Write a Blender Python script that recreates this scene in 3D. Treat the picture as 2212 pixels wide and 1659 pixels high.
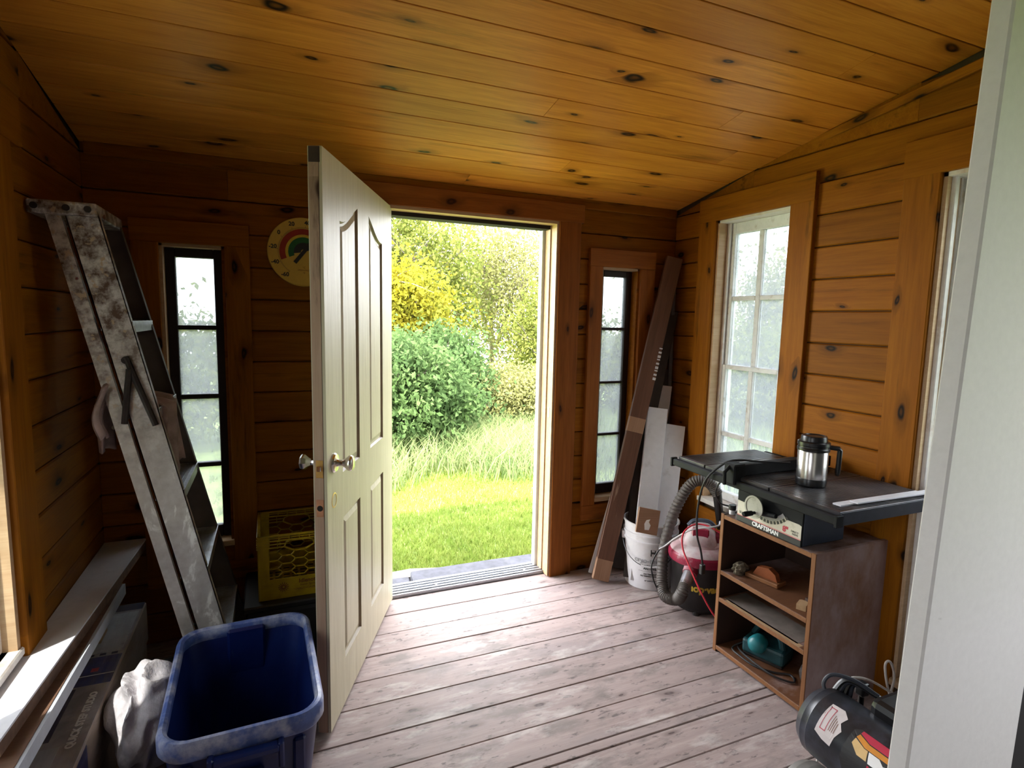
import bpy, bmesh, math, random
import numpy as np
from mathutils import Vector, Matrix, Euler, Quaternion, noise
for o in list(bpy.data.objects): bpy.data.objects.remove(o)
SC = bpy.context.scene
COL = SC.collection
random.seed(7)
rad = math.radians
PI = math.pi

# ------------------------------------------------------------------ camera
YAW, PIT, ROL, FPX = rad(23.0929), rad(-6.538), rad(1.2209), 1222.4
_f = Vector((math.sin(YAW)*math.cos(PIT), math.cos(YAW)*math.cos(PIT), math.sin(PIT)))
_r = Vector((math.cos(YAW), -math.sin(YAW), 0)); _u = _r.cross(_f)
_r2 = _r*math.cos(ROL) + _u*math.sin(ROL); _u2 = -_r*math.sin(ROL) + _u*math.cos(ROL)
cam = bpy.data.cameras.new('camera'); camo = bpy.data.objects.new('camera', cam); COL.objects.link(camo)
cam.sensor_fit = 'HORIZONTAL'; cam.sensor_width = 36; cam.lens = 36*FPX/2212
cam.clip_start = 0.02; cam.clip_end = 300
camo.matrix_world = Matrix(((_r2.x, _u2.x, -_f.x, 0), (_r2.y, _u2.y, -_f.y, 0), (_r2.z, _u2.z, -_f.z, 1.48), (0, 0, 0, 1)))
SC.camera = camo

# ------------------------------------------------------------------ sky, sun, window portals, exposure
W = bpy.data.worlds.new('sky'); SC.world = W; W.use_nodes = True
bg = W.node_tree.nodes['Background']
bg.inputs['Color'].default_value = (0.93, 0.955, 1.0, 1); bg.inputs['Strength'].default_value = 1.0
sun = bpy.data.lights.new('sun', 'SUN'); sun.energy = 1.8; sun.angle = rad(1.2); sun.color = (1, .93, .82)
suno = bpy.data.objects.new('sun', sun); COL.objects.link(suno)
_el = rad(54); _sd = Vector((.74*math.cos(_el), .67*math.cos(_el), -math.sin(_el)))
suno.rotation_euler = _sd.to_track_quat('-Z', 'Y').to_euler(); suno.location = (-6, -5, 9)
def portal(name, c, n, sx, sy):
    l = bpy.data.lights.new(name, 'AREA'); l.shape = 'RECTANGLE'; l.size = sx; l.size_y = sy
    l.cycles.is_portal = True
    o = bpy.data.objects.new(name, l); COL.objects.link(o)
    z = -Vector(n).normalized(); y = Vector((0, 0, 1)); x = y.cross(z)
    o.matrix_world = Matrix(((x.x, y.x, z.x, c[0]), (x.y, y.y, z.y, c[1]), (x.z, y.z, z.z, c[2]), (0, 0, 0, 1)))
portal('portal_door', (.975, 3.0, 1.0), (0, -1, 0), .95, 2.05)
portal('portal_window_right', (2.42, 2.22, 1.25), (-1, 0, 0), .5, 1.6)
portal('portal_window_near', (2.42, 1.05, 1.43), (-1, 0, 0), .55, 1.1)
portal('portal_window_left', (-.85, 1.66, 1.2), (1, 0, 0), .5, 1.5)
portal('portal_house', (2.46, -.35, 1.35), (-1, 0, 0), .8, 1.1)  # unseen house window, added to light the white partition face
portal('portal_house_left', (-1.56, .1, 1.4), (1, 0, 0), .6, 1.0)  # unseen second house window, added to brighten the partition's reveal
vs = SC.view_settings
vs.view_transform = 'Standard'; vs.look = 'None'; vs.gamma = 1; vs.use_curve_mapping = False
vs.exposure = 4.08

# ------------------------------------------------------------------ helpers
class NT:
    def __init__(s, name):
        s.m = bpy.data.materials.new(name); s.m.use_nodes = True
        s.t = s.m.node_tree; s.n = s.t.nodes; s.b = s.n['Principled BSDF']; s.out = s.n['Material Output']
    def add(s, typ, **kw):
        n = s.n.new(typ)
        for k, v in kw.items(): setattr(n, k, v)
        return n
    def put(s, sock, v):
        if isinstance(v, bpy.types.NodeSocket): s.t.links.new(v, sock)
        elif v is not None:
            if sock.type == 'RGBA' and len(v) == 3: v = (*v, 1)
            sock.default_value = v
    def math(s, op, a, b=None, c=None, clamp=False):
        n = s.add('ShaderNodeMath', operation=op, use_clamp=clamp)
        s.put(n.inputs[0], a)
        if b is not None: s.put(n.inputs[1], b)
        if c is not None: s.put(n.inputs[2], c)
        return n.outputs[0]
    def vmath(s, op, a, b):
        n = s.add('ShaderNodeVectorMath', operation=op); s.put(n.inputs[0], a); s.put(n.inputs[1], b); return n.outputs[0]
    def mix(s, f, a, b, mode='MIX'):
        n = s.add('ShaderNodeMix', data_type='RGBA', blend_type=mode)
        s.put(n.inputs[0], f); s.put(n.inputs[6], a); s.put(n.inputs[7], b); return n.outputs[2]
    def noise(s, vec, scale=5, detail=3, rough=.55, dist=0, dim='3D'):
        n = s.add('ShaderNodeTexNoise', noise_dimensions=dim)
        if vec is not None: s.put(n.inputs['Vector'], vec)
        n.inputs['Scale'].default_value = scale; n.inputs['Detail'].default_value = detail
        n.inputs['Roughness'].default_value = rough; n.inputs['Distortion'].default_value = dist
        return n.outputs['Fac']
    def rng(s, v, a, b, c=0., d=1., typ='LINEAR'):
        n = s.add('ShaderNodeMapRange', interpolation_type=typ); n.clamp = True
        for i, q in enumerate((v, a, b, c, d)): s.put(n.inputs[i], q)
        return n.outputs[0]
    def coord(s): return s.add('ShaderNodeTexCoord').outputs['Object']
    def rnd(s): return s.add('ShaderNodeObjectInfo').outputs['Random']
    def comb(s, x, y, z):
        n = s.add('ShaderNodeCombineXYZ'); s.put(n.inputs[0], x); s.put(n.inputs[1], y); s.put(n.inputs[2], z); return n.outputs[0]
    def sep(s, v):
        n = s.add('ShaderNodeSeparateXYZ'); s.put(n.inputs[0], v); return n.outputs
    def bump(s, h, st=.3, d=.01):
        n = s.add('ShaderNodeBump'); n.inputs['Strength'].default_value = st; n.inputs['Distance'].default_value = d
        s.put(n.inputs['Height'], h); s.put(s.b.inputs['Normal'], n.outputs[0])
    def base(s, c, rough=.5, metal=0., spec=None):
        s.put(s.b.inputs['Base Color'], c); s.put(s.b.inputs['Roughness'], rough); s.put(s.b.inputs['Metallic'], metal)
        if spec is not None: s.put(s.b.inputs['Specular IOR Level'], spec)
        return s.m

def plain(name, c, rough=.5, metal=0., var=.12, scale=30, dirt=None, dirt_scale=6, lo=.5, hi=.75, bump=0, spec=None):
    t = NT(name); v = t.coord(); n = t.noise(v, scale, 4)
    d = tuple(max(0, q*(1-var)) for q in c); l = tuple(min(1, q*(1+var)) for q in c)
    col = t.mix(t.rng(n, .3, .7), d, l)
    if dirt is not None:
        col = t.mix(t.rng(t.noise(v, dirt_scale, 6, .65), lo, hi), col, dirt)
    if bump: t.bump(n, bump, .004)
    return t.base(col, rough, metal, spec)

def wood(name, light, dark, rough=.5, knots=.5, kcol=(.035, .012, .005), gs=1., var=.25, wear=None, kscale=(3.0, 7.5), ksize=1., spec=.35, bump=.15):
    t = NT(name); v0 = t.coord(); r = t.rnd()
    off = t.comb(t.math('MULTIPLY', r, 37.), t.math('MULTIPLY', r, 53.), t.math('MULTIPLY', r, 11.))
    v = t.vmath('ADD', v0, off)
    x, y, z = t.sep(v)
    wob = t.noise(t.vmath('MULTIPLY', v, (2, 6, 6)), 1.5, 2)
    # knots
    kv = t.comb(t.math('MULTIPLY', x, kscale[0]), t.math('MULTIPLY_ADD', wob, .6, t.math('MULTIPLY', y, kscale[1])), 0.)
    vo = t.add('ShaderNodeTexVoronoi', voronoi_dimensions='2D'); t.put(vo.inputs['Vector'], kv); vo.inputs['Scale'].default_value = 1
    rr = t.sep(vo.outputs['Color'])
    has = t.math('GREATER_THAN', rr[0], 1-knots)
    rk = t.math('MULTIPLY_ADD', rr[1], .09*ksize, .035*ksize)
    q = t.math('DIVIDE', vo.outputs['Distance'], rk)
    core = t.math('MULTIPLY', t.rng(q, .55, 1.15, 1, 0, 'SMOOTHSTEP'), has)
    eye = t.math('MULTIPLY', t.rng(q, .15, .5, .35, 0), has)
    halo = t.math('MULTIPLY', t.rng(q, .8, 3.2, .55, 0, 'SMOOTHSTEP'), has)
    # grain, pushed aside round the knots
    gv = t.comb(t.math('MULTIPLY', x, 2.2*gs), t.math('MULTIPLY_ADD', halo, 2.2, t.math('MULTIPLY', y, 38*gs)), t.math('MULTIPLY', z, 38*gs))
    g1 = t.noise(gv, 1, 5, .6, .4)
    g2 = t.noise(t.vmath('MULTIPLY', v, (9*gs, 190*gs, 190*gs)), 1, 2)
    big = t.noise(t.vmath('MULTIPLY', v, (1.1, 5, 5)), 1, 3)
    f = t.math('ADD', t.rng(g1, .3, .72, 0, .7), t.rng(g2, .35, .7, 0, .3))
    col = t.mix(f, light, dark)
    col = t.mix(t.rng(big, .35, .75, 0, .5), col, dark)
    col = t.mix(halo, col, tuple(q_*.45 for q_ in dark))
    col = t.mix(t.math('SUBTRACT', core, eye, clamp=True), col, kcol)
    if wear is not None:
        for (wc, sc, lo, hi) in wear:
            col = t.mix(t.rng(t.noise(t.vmath('MULTIPLY', v, sc), 1, 6, .65), lo, hi), col, wc)
    hs = t.add('ShaderNodeHueSaturation'); t.put(hs.inputs['Color'], col)
    t.put(hs.inputs['Value'], t.math('MULTIPLY_ADD', r, var, 1-var/2))
    if bump: t.bump(g1, bump, .003)
    return t.base(hs.outputs[0], rough, 0, spec)

class MB:
    """collects shapes into one bmesh"""
    def __init__(s): s.bm = bmesh.new(); s.M = Matrix()
    def _v(s, ps, M=None):
        A = s.M @ M if M is not None else s.M
        return [s.bm.verts.new(A @ Vector(p)) for p in ps]
    def face(s, ps, M=None): return s.bm.faces.new(s._v(ps, M))
    def box(s, c, d, bevel=0, M=None, seg=1):
        t = bmesh.new(); bmesh.ops.create_cube(t, size=1)
        for v in t.verts: v.co = Vector((v.co.x*d[0]+c[0], v.co.y*d[1]+c[1], v.co.z*d[2]+c[2]))
        if bevel: bmesh.ops.bevel(t, geom=t.edges[:], offset=bevel, segments=seg, profile=.5, affect='EDGES')
        s.merge(t, M); return s
    def b(s, x0, x1, y0, y1, z0, z1, bevel=0, M=None, seg=1):
        return s.box(((x0+x1)/2, (y0+y1)/2, (z0+z1)/2), (abs(x1-x0), abs(y1-y0), abs(z1-z0)), bevel, M, seg)
    def merge(s, t, M=None):
        A = s.M @ M if M is not None else s.M
        mp = {v: s.bm.verts.new(A @ v.co) for v in t.verts}
        for f in t.faces:
            try: s.bm.faces.new([mp[v] for v in f.verts])
            except ValueError: pass
        t.free()
    def prism(s, poly, z0, z1, M=None):
        """polygon in xy extruded z0..z1"""
        a = s._v([(p[0], p[1], z0) for p in poly], M); b = s._v([(p[0], p[1], z1) for p in poly], M)
        n = len(poly)
        s.bm.faces.new(a[::-1]); s.bm.faces.new(b)
        for i in range(n): s.bm.faces.new((a[i], a[(i+1) % n], b[(i+1) % n], b[i]))
        return s
    def lathe(s, prof, seg=32, M=None, a0=0, a1=2*PI):
        full = abs(a1-a0-2*PI) < 1e-6; cnt = seg if full else seg+1
        rings = []
        for r, z in prof:
            if r < 1e-6: rings.append(s._v([(0, 0, z)], M)*cnt)
            else: rings.append(s._v([(r*math.cos(a0+(a1-a0)*i/seg), r*math.sin(a0+(a1-a0)*i/seg), z) for i in range(cnt)], M))
        for k in range(len(rings)-1):
            A, B = rings[k], rings[k+1]
            for i in range(seg):
                j = (i+1) % cnt
                q = []
                for v in (A[i], A[j], B[j], B[i]):
                    if v not in q: q.append(v)
                if len(q) > 2:
                    try: s.bm.faces.new(q)
                    except ValueError: pass
        return s
    def tube(s, pts, r, seg=8, cap=True, M=None):
        pts = [Vector(p) for p in pts]; n = len(pts)
        rs = r if isinstance(r, (list, tuple)) else [r]*n
        up = None; rings = []
        for i, p in enumerate(pts):
            d = (pts[min(i+1, n-1)]-pts[max(i-1, 0)])
            if d.length < 1e-9: d = Vector((0, 0, 1))
            d.normalize()
            if up is None:
                up = d.orthogonal().normalized()
            up = (up - d*up.dot(d))
            up = up.normalized() if up.length > 1e-6 else d.orthogonal().normalized()
            w = d.cross(up)
            rings.append(s._v([p+(up*math.cos(2*PI*k/seg)+w*math.sin(2*PI*k/seg))*rs[i] for k in range(seg)], M))
        for a, b in zip(rings, rings[1:]):
            for k in range(seg): s.bm.faces.new((a[k], a[(k+1) % seg], b[(k+1) % seg], b[k]))
        if cap:
            s.bm.faces.new(rings[0][::-1]); s.bm.faces.new(rings[-1])
        return s
    def cyl(s, p0, p1, r0, r1=None, seg=20, M=None):
        return s.tube([p0, p1], [r0, r0 if r1 is None else r1], seg, True, M)
    def grid(s, fn, nu, nv, closeu=False, M=None):
        vs_ = [[s._v([fn(i/(nu-(0 if closeu else 1)), j/(nv-1))], M)[0] for j in range(nv)] for i in range(nu)]
        for i in range(nu if closeu else nu-1):
            for j in range(nv-1):
                i2 = (i+1) % nu
                s.bm.faces.new((vs_[i][j], vs_[i2][j], vs_[i2][j+1], vs_[i][j+1]))
        return s
    def sweep_ring(s, outline, prof, M=None):
        """outline: list of rings fn(offset)->pts ; prof: list of (offset,z); closed loop"""
        rings = [s._v([(p[0], p[1], z) for p in outline(o)], M) for o, z in prof]
        for a, b in zip(rings, rings[1:]):
            n = len(a)
            for k in range(n): s.bm.faces.new((a[k], a[(k+1) % n], b[(k+1) % n], b[k]))
        return rings
    def mesh(s, name, smooth=False):
        bmesh.ops.recalc_face_normals(s.bm, faces=s.bm.faces)
        me = bpy.data.meshes.new(name); s.bm.to_mesh(me); s.bm.free()
        if smooth:
            me.polygons.foreach_set('use_smooth', [True]*len(me.polygons)); me.update()
            try: me.set_sharp_from_angle(angle=rad(smooth if smooth is not True else 40))
            except Exception: pass
        return me
    def obj(s, name, mat, parent=None, smooth=False, M=None, label=None):
        return link(name, s.mesh(name, smooth), mat, parent, M, label)

def link(name, me, mat, parent=None, M=None, label=None):
    o = bpy.data.objects.new(name, me); COL.objects.link(o)
    if mat is not None and not me.materials: me.materials.append(mat)
    if parent is not None: o.parent = parent
    if M is not None: o.matrix_basis = M
    if label: o['label'] = label
    return o
def tag(o, label, cat=None, group=None, kind=None):
    o['label'] = label
    if cat: o['category'] = cat
    if group: o['group'] = group
    if kind: o['kind'] = kind
    return o
def thing(name, label, cat, M=None, loc=None, rz=0, group=None, kind=None):
    o = bpy.data.objects.new(name, None); COL.objects.link(o); o.empty_display_size = .1
    if M is None: M = Matrix.Translation(loc or (0, 0, 0)) @ Matrix.Rotation(rz, 4, 'Z')
    o.matrix_basis = M
    return tag(o, label, cat, group, kind)
def axes(X, Y, Z, p):
    X, Y, Z = Vector(X), Vector(Y), Vector(Z)
    return Matrix(((X.x, Y.x, Z.x, p[0]), (X.y, Y.y, Z.y, p[1]), (X.z, Y.z, Z.z, p[2]), (0, 0, 0, 1)))
def T(*p): return Matrix.Translation(p)
def R(a, ax): return Matrix.Rotation(a, 4, ax)
_pm = {}
def plank_mesh(L, Wd, Th, c=.003):
    k = (round(L, 4), round(Wd, 4), round(Th, 4), c)
    if k in _pm: return _pm[k]
    m = MB(); w = Wd/2
    prof = [(-w, 0), (-w, Th-c), (-w+c, Th), (w-c, Th), (w, Th-c), (w, 0)]
    a = m._v([(-L/2, y, z) for y, z in prof]); b = m._v([(L/2, y, z) for y, z in prof])
    m.bm.faces.new(a); m.bm.faces.new(b[::-1])
    for i in range(6): m.bm.faces.new((a[i], b[i], b[(i+1) % 6], a[(i+1) % 6]))
    _pm[k] = m.mesh('plank'); return _pm[k]
def plank(name, mat, parent, p0, p1, wdir, width, Th, c=.003, label=None, extra=None):
    """board from p0 to p1 (mid back line), width along wdir, face towards L x W"""
    p0, p1 = Vector(p0), Vector(p1); d = p1-p0; L = d.length; X = d/L; Y = Vector(wdir).normalized(); Z = X.cross(Y)
    me = plank_mesh(L, width, Th, c)
    if me.materials and me.materials[0] is not mat: me = me.copy(); me.materials.clear()
    M = axes(X, Y, Z, (p0+p1)/2)
    if extra is not None: M = extra @ M
    o = link(name, me, mat, parent, M, label)
    return o
def text(name, s, size, mat, parent, M, align='CENTER', ext=.0006, sx=1., bold=0.):
    cu = bpy.data.curves.new(name, 'FONT'); cu.body = s; cu.size = size; cu.align_x = align; cu.align_y = 'CENTER'
    cu.extrude = ext; cu.offset = bold; cu.resolution_u = 3
    tmp = bpy.data.objects.new('tmp', cu); COL.objects.link(tmp)
    bpy.context.view_layer.update()
    me = bpy.data.meshes.new_from_object(tmp.evaluated_get(bpy.context.evaluated_depsgraph_get()))
    bpy.data.objects.remove(tmp); me.name = name
    if sx != 1.:
        for v in me.vertices: v.co.x *= sx
    return link(name, me, mat, parent, M)
def bez(pts, n=40):
    """smooth curve through the points (Catmull-Rom)"""
    P = [Vector(p) for p in pts]; P = [P[0]*2-P[1]]+P+[P[-1]*2-P[-2]]
    out = []; m = len(P)-3
    for i in range(n+1):
        t = i/n*m; k = min(int(t), m-1); u = t-k
        a, b, c, d = P[k:k+4]
        out.append(.5*((2*b)+(c-a)*u+(2*a-5*b+4*c-d)*u*u+(3*b-a-3*c+d)*u**3))
    return out
def rrect(x0, x1, y0, y1, r, n=6):
    out = []
    for cx_, cy_, a in ((x1-r, y1-r, 0), (x0+r, y1-r, 90), (x0+r, y0+r, 180), (x1-r, y0+r, 270)):
        for i in range(n+1):
            t = rad(a+90*i/n); out.append((cx_+r*math.cos(t), cy_+r*math.sin(t)))
    return out
# ------------------------------------------------------------------ materials of the building
PINE_L, PINE_D = (.315, .114, .006), (.185, .053, .003)
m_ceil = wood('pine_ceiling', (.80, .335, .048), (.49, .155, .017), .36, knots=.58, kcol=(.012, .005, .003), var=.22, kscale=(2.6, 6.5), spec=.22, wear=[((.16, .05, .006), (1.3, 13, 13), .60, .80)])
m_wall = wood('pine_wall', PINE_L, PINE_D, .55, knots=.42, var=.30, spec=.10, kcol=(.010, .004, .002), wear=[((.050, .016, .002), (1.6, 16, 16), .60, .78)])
m_trim = wood('pine_trim', (.345, .124, .006), (.20, .058, .003), .55, knots=.46, var=.12, spec=.10, kcol=(.010, .004, .002), wear=[((.050, .016, .002), (1.6, 16, 16), .60, .78)])
m_trim_worn = wood('pine_trim_worn', (.36, .122, .020), (.19, .054, .010), .55, knots=.55, var=.1, spec=.15)
m_jamb = wood('jamb_pine', (.62, .44, .27), (.45, .28, .15), .5, knots=.12, var=.1)
m_jamb_white = plain('jamb_white', (.72, .67, .63), .5, var=.08, dirt=(.45, .30, .22), dirt_scale=9, lo=.55, hi=.8)
m_floor = wood('worn_floor', (.47, .375, .36), (.30, .228, .216), .6, knots=.3, kcol=(.10, .07, .07), gs=1.1, var=.16, ksize=.7, spec=.3, bump=.25,
               wear=[((.24, .20, .19), (5, 11, 11), .52, .66), ((.30, .25, .25), (1.3, 3.5, 3.5), .52, .70), ((.16, .13, .13), (18, 50, 50), .58, .67), ((.17, .20, .30), (2.2, 4.5, 4), .66, .78), ((.62, .57, .55), (3, 9, 9), .55, .75)])
m_dark = plain('dark_gap', (.012, .008, .006), .9)
m_sheath = plain('sheathing', (.06, .035, .02), .9)
m_white_wall = plain('white_drywall', (.64, .63, .61), .75, var=.03, scale=60, dirt=(.30, .29, .28), dirt_scale=14, lo=.70, hi=.80, bump=.1)
m_dark_panel = plain('dark_panel', (.004, .004, .004), .7)
m_house = plain('house_plaster', (.25, .22, .19), .8, var=.03)
m_sash_dark = wood('sash_dark_wood', (.028, .012, .009), (.014, .007, .005), .5, knots=.05, var=.1)
m_sash_white = plain('sash_white_paint', (.74, .74, .74), .5, var=.06, dirt=(.42, .36, .30), dirt_scale=22, lo=.55, hi=.75)
m_alu_sill = plain('mill_aluminium', (.40, .42, .46), .38, metal=.55, var=.06, scale=60)

def pane_mat(name, haze, tint):
    t = NT(name); v = t.coord()
    n1 = t.noise(v, 5, 5, .6); n2 = t.noise(t.vmath('MULTIPLY', v, (30, 30, 12)), 1, 4, .7)
    tr = t.add('ShaderNodeBsdfTransparent'); tr.inputs[0].default_value = (.80, .83, .84, 1)
    df = t.add('ShaderNodeBsdfTranslucent'); df.inputs[0].default_value = (*tint, 1)
    d2 = t.add('ShaderNodeBsdfDiffuse'); d2.inputs[0].default_value = (*tint, 1)
    gl = t.add('ShaderNodeBsdfGlossy'); gl.inputs['Roughness'].default_value = .08; gl.inputs[0].default_value = (.9, .9, .9, 1)
    a = t.add('ShaderNodeMixShader'); a.inputs[0].default_value = .12; t.put(a.inputs[1], df.outputs[0]); t.put(a.inputs[2], d2.outputs[0])
    b = t.add('ShaderNodeMixShader'); t.put(b.inputs[0], t.math('ADD', t.rng(n1, .3, .75, haze*.7, haze), t.rng(n2, .5, .8, 0, .18)))
    t.put(b.inputs[1], tr.outputs[0]); t.put(b.inputs[2], a.outputs[0])
    c = t.add('ShaderNodeMixShader'); c.inputs[0].default_value = .05; t.put(c.inputs[1], b.outputs[0]); t.put(c.inputs[2], gl.outputs[0])
    t.put(t.out.inputs['Surface'], c.outputs[0]); return t.m
m_pane = pane_mat('hazy_glass', .66, (.17, .18, .20))
m_pane_clear = pane_mat('dusty_glass', .42, (.26, .27, .29))

# ------------------------------------------------------------------ room shell
XL, XR, YB, YF = -.678, 2.243, 2.81, .637
CZ, CS = 2.14, .18                       # ceiling height at the back wall, rise towards the camera
def cz(y): return CZ + CS*(YB-y)
WT = .13                                  # wall depth behind the board faces
BT = .018                                 # board thickness
def cells(u0, u1, v0, v1, holes):
    us = sorted({u0, u1, *[h[0] for h in holes], *[h[1] for h in holes]}); us = [u for u in us if u0 <= u <= u1]
    vs_ = sorted({v0, v1, *[h[2] for h in holes], *[h[3] for h in holes]}); vs_ = [v for v in vs_ if v0 <= v <= v1]
    for a, b in zip(us, us[1:]):
        for c, d in zip(vs_, vs_[1:]):
            mu, mv = (a+b)/2, (c+d)/2
            if not any(h[0] < mu < h[1] and h[2] < mv < h[3] for h in holes): yield a, b, c, d
def spans(u0, u1, v0, v1, holes):
    """free stretches of a board v0..v1 running from u0 to u1"""
    cut = sorted([(h[0], h[1]) for h in holes if h[2] < v1-.004 and h[3] > v0+.004])
    s = u0; out = []
    for a, b in cut:
        if a > s+.01: out.append((s, a))
        s = max(s, b)
    if u1 > s+.01: out.append((s, u1))
    return out
# openings (along the wall, height)
H_W1 = (-.425, -.179, .44, 1.767); H_DOOR = (.50, 1.45, -.2, 2.01); H_W2 = (1.735, 1.992, .435, 1.785)
H_W3 = (1.98, 2.46, .50, 2.03); H_W4 = (.80, 1.336, .10, 2.035); H_W5 = (1.42, 1.92, .53, 1.945)
BP = .1405                                # wall board pitch

def structure_mesh(name, label, boxes, mat):
    m = MB()
    for q in boxes: m.b(*q)
    o = m.obj(name, mat); return tag(o, label, kind='structure')

wall_back = structure_mesh('wall_back', 'knotty pine back wall with open door and two narrow windows',
    [(a, b, YB+BT, YB+WT, c, d) for a, b, c, d in cells(XL-.15, XR+.15, -.25, 2.62, [H_W1, H_DOOR, H_W2])], m_sheath)
wall_right = structure_mesh('wall_right', 'knotty pine right wall with a white window and a tall opening',
    [(XR+BT, XR+WT, a, b, c, d) for a, b, c, d in cells(YF, YB+WT, -.25, 2.75, [H_W3, H_W4])], m_sheath)
wall_left = structure_mesh('wall_left', 'dim knotty pine left wall beside the ladder',
    [(XL-WT, XL-BT, a, b, c, d) for a, b, c, d in cells(YF, YB+WT, -.25, 2.75, [H_W5])], m_sheath)
floor = structure_mesh('floor', 'worn pinkish grey plank floor', [(XL-.1, XR+.1, -3.0, YB+.02, -.25, -.022)], m_dark)
ceiling = None
_cm = MB()
_y0 = .55
_cm.face([(XL-.1, YB+.1, cz(YB+.1)+.022), (XR+.1, YB+.1, cz(YB+.1)+.022), (XR+.1, _y0, cz(_y0)+.022), (XL-.1, _y0, cz(_y0)+.022)])
_cm.face([(XL-.1, YB+.1, cz(YB+.1)+.12), (XR+.1, YB+.1, cz(YB+.1)+.12), (XR+.1, _y0, cz(_y0)+.12), (XL-.1, _y0, cz(_y0)+.12)])
ceiling = tag(_cm.obj('ceiling', m_dark), 'sloping knotty pine plank ceiling', kind='structure')

def split_run(a, b, joints):
    c = [a]+[j for j in joints if a+.15 < j < b-.15]+[b]
    return list(zip(c, c[1:]))
rs = random.Random(3)
# back wall boards
for i in range(16):
    z0 = i*BP; z1 = z0+BP-.004
    if z0 > 2.2: break
    z1 = min(z1, 2.19)
    for a, b in spans(XL, XR, z0, z1, [H_W1, H_DOOR, H_W2]):
        for a2, b2 in split_run(a, b, [rs.uniform(-.3, .3)] if i == 14 else []):
            plank('board', m_wall, wall_back, (a2+.0007, YB+BT, (z0+z1)/2), (b2-.0007, YB+BT, (z0+z1)/2), (0, 0, 1), z1-z0, BT, .005)
# right wall boards (faces towards -x)
for i in range(19):
    z0 = i*BP; z1 = z0+BP-.004
    # clipped by the sloping ceiling: near edge reaches further up
    yhi = YB if cz(YB) > z1 else YB-(z1-CZ)/CS
    if yhi < YF+.1: continue
    for a, b in spans(YF, yhi, z0, z1, [H_W3, H_W4]):
        plank('board', m_wall, wall_right, (XR+BT, b-.0007, (z0+z1)/2), (XR+BT, a+.0007, (z0+z1)/2), (0, 0, 1), z1-z0, BT, .005)
    if yhi < YB:                           # sliver that fills up to the ceiling line
        ya, yb_ = yhi, min(YB, YB-(z0-CZ)/CS)
        mm = MB(); mm.prism([(ya, z0), (yb_, z0), (ya, z1)], 0, BT, M=axes((0, 1, 0), (0, 0, 1), (1, 0, 0), (XR, 0, 0)))
        mm.obj('board', m_wall, wall_right)
# left wall boards (faces towards +x)
for i in range(19):
    z0 = i*BP; z1 = z0+BP-.004
    yhi = YB if cz(YB) > z1 else YB-(z1-CZ)/CS
    if yhi < YF+.1: continue
    for a, b in spans(YF, yhi, z0, z1, [H_W5]):
        plank('board', m_wall, wall_left, (XL-BT, a+.0007, (z0+z1)/2), (XL-BT, b-.0007, (z0+z1)/2), (0, 0, 1), z1-z0, BT, .005)
    if yhi < YB:
        ya, yb_ = yhi, min(YB, YB-(z0-CZ)/CS)
        mm = MB(); mm.prism([(ya, z0), (yb_, z0), (ya, z1)], -BT, 0, M=axes((0, 1, 0), (0, 0, 1), (1, 0, 0), (XL, 0, 0)))
        mm.obj('board', m_wall, wall_left)
# floor boards
FY = [2.84, 2.685, 2.525, 2.367, 2.208, 2.051, 1.882, 1.72, 1.575, 1.532, 1.39, 1.235, 1.075, .915, .755, .60]
for y1, y0 in zip(FY, FY[1:]):
    jo = [rs.uniform(-.2, 2.2)] if rs.random() < .0 else []
    for a, b in split_run(XL, XR, jo):
        g = .0035
        plank('floor_board', m_floor, floor, (a, (y0+y1)/2, -.022), (b, (y0+y1)/2, -.022), (0, 1, 0), (y1-y0)-g, .022+rs.uniform(-.0012, .0008), .0022)
# ceiling boards
CY = [2.84, 2.675, 2.53, 2.395, 2.237, 2.094, 1.962, 1.815, 1.67, 1.535, 1.39, 1.254, 1.11, .965, .82, .675, .55]
_cl = math.hypot(1, CS); sl = Vector((0, -1/_cl, CS/_cl))
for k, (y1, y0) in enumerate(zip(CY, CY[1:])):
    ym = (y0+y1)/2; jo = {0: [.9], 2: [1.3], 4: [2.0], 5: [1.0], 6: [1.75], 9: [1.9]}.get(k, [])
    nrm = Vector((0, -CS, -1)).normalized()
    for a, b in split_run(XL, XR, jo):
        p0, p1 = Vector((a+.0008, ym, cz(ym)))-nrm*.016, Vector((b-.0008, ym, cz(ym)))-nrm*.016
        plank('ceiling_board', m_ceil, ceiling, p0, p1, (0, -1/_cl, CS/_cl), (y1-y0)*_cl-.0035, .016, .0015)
# cover strips where walls and ceiling meet
def strip(name, label, p0, p1, wdir, w, th, mat=m_trim, c=.004):
    o = plank(name, mat, None, p0, p1, wdir, w, th, c); return tag(o, label, kind='structure')
strip('trim_1', 'pine strip along the right wall under the ceiling', (XR, YB-.01, cz(YB)-.022), (XR, .66, cz(.66)-.022), (0, 0, 1), .034, .016)
strip('trim_2', 'pine strip along the left wall under the ceiling', (XL, .66, cz(.66)-.022), (XL, YB-.01, cz(YB)-.022), (0, 0, 1), .034, .016)
strip('trim_3', 'pine strip along the top of the back wall', (XL+.016, YB, CZ-.022), (XR-.016, YB, CZ-.022), (0, 0, 1), .05, .014)

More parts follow.
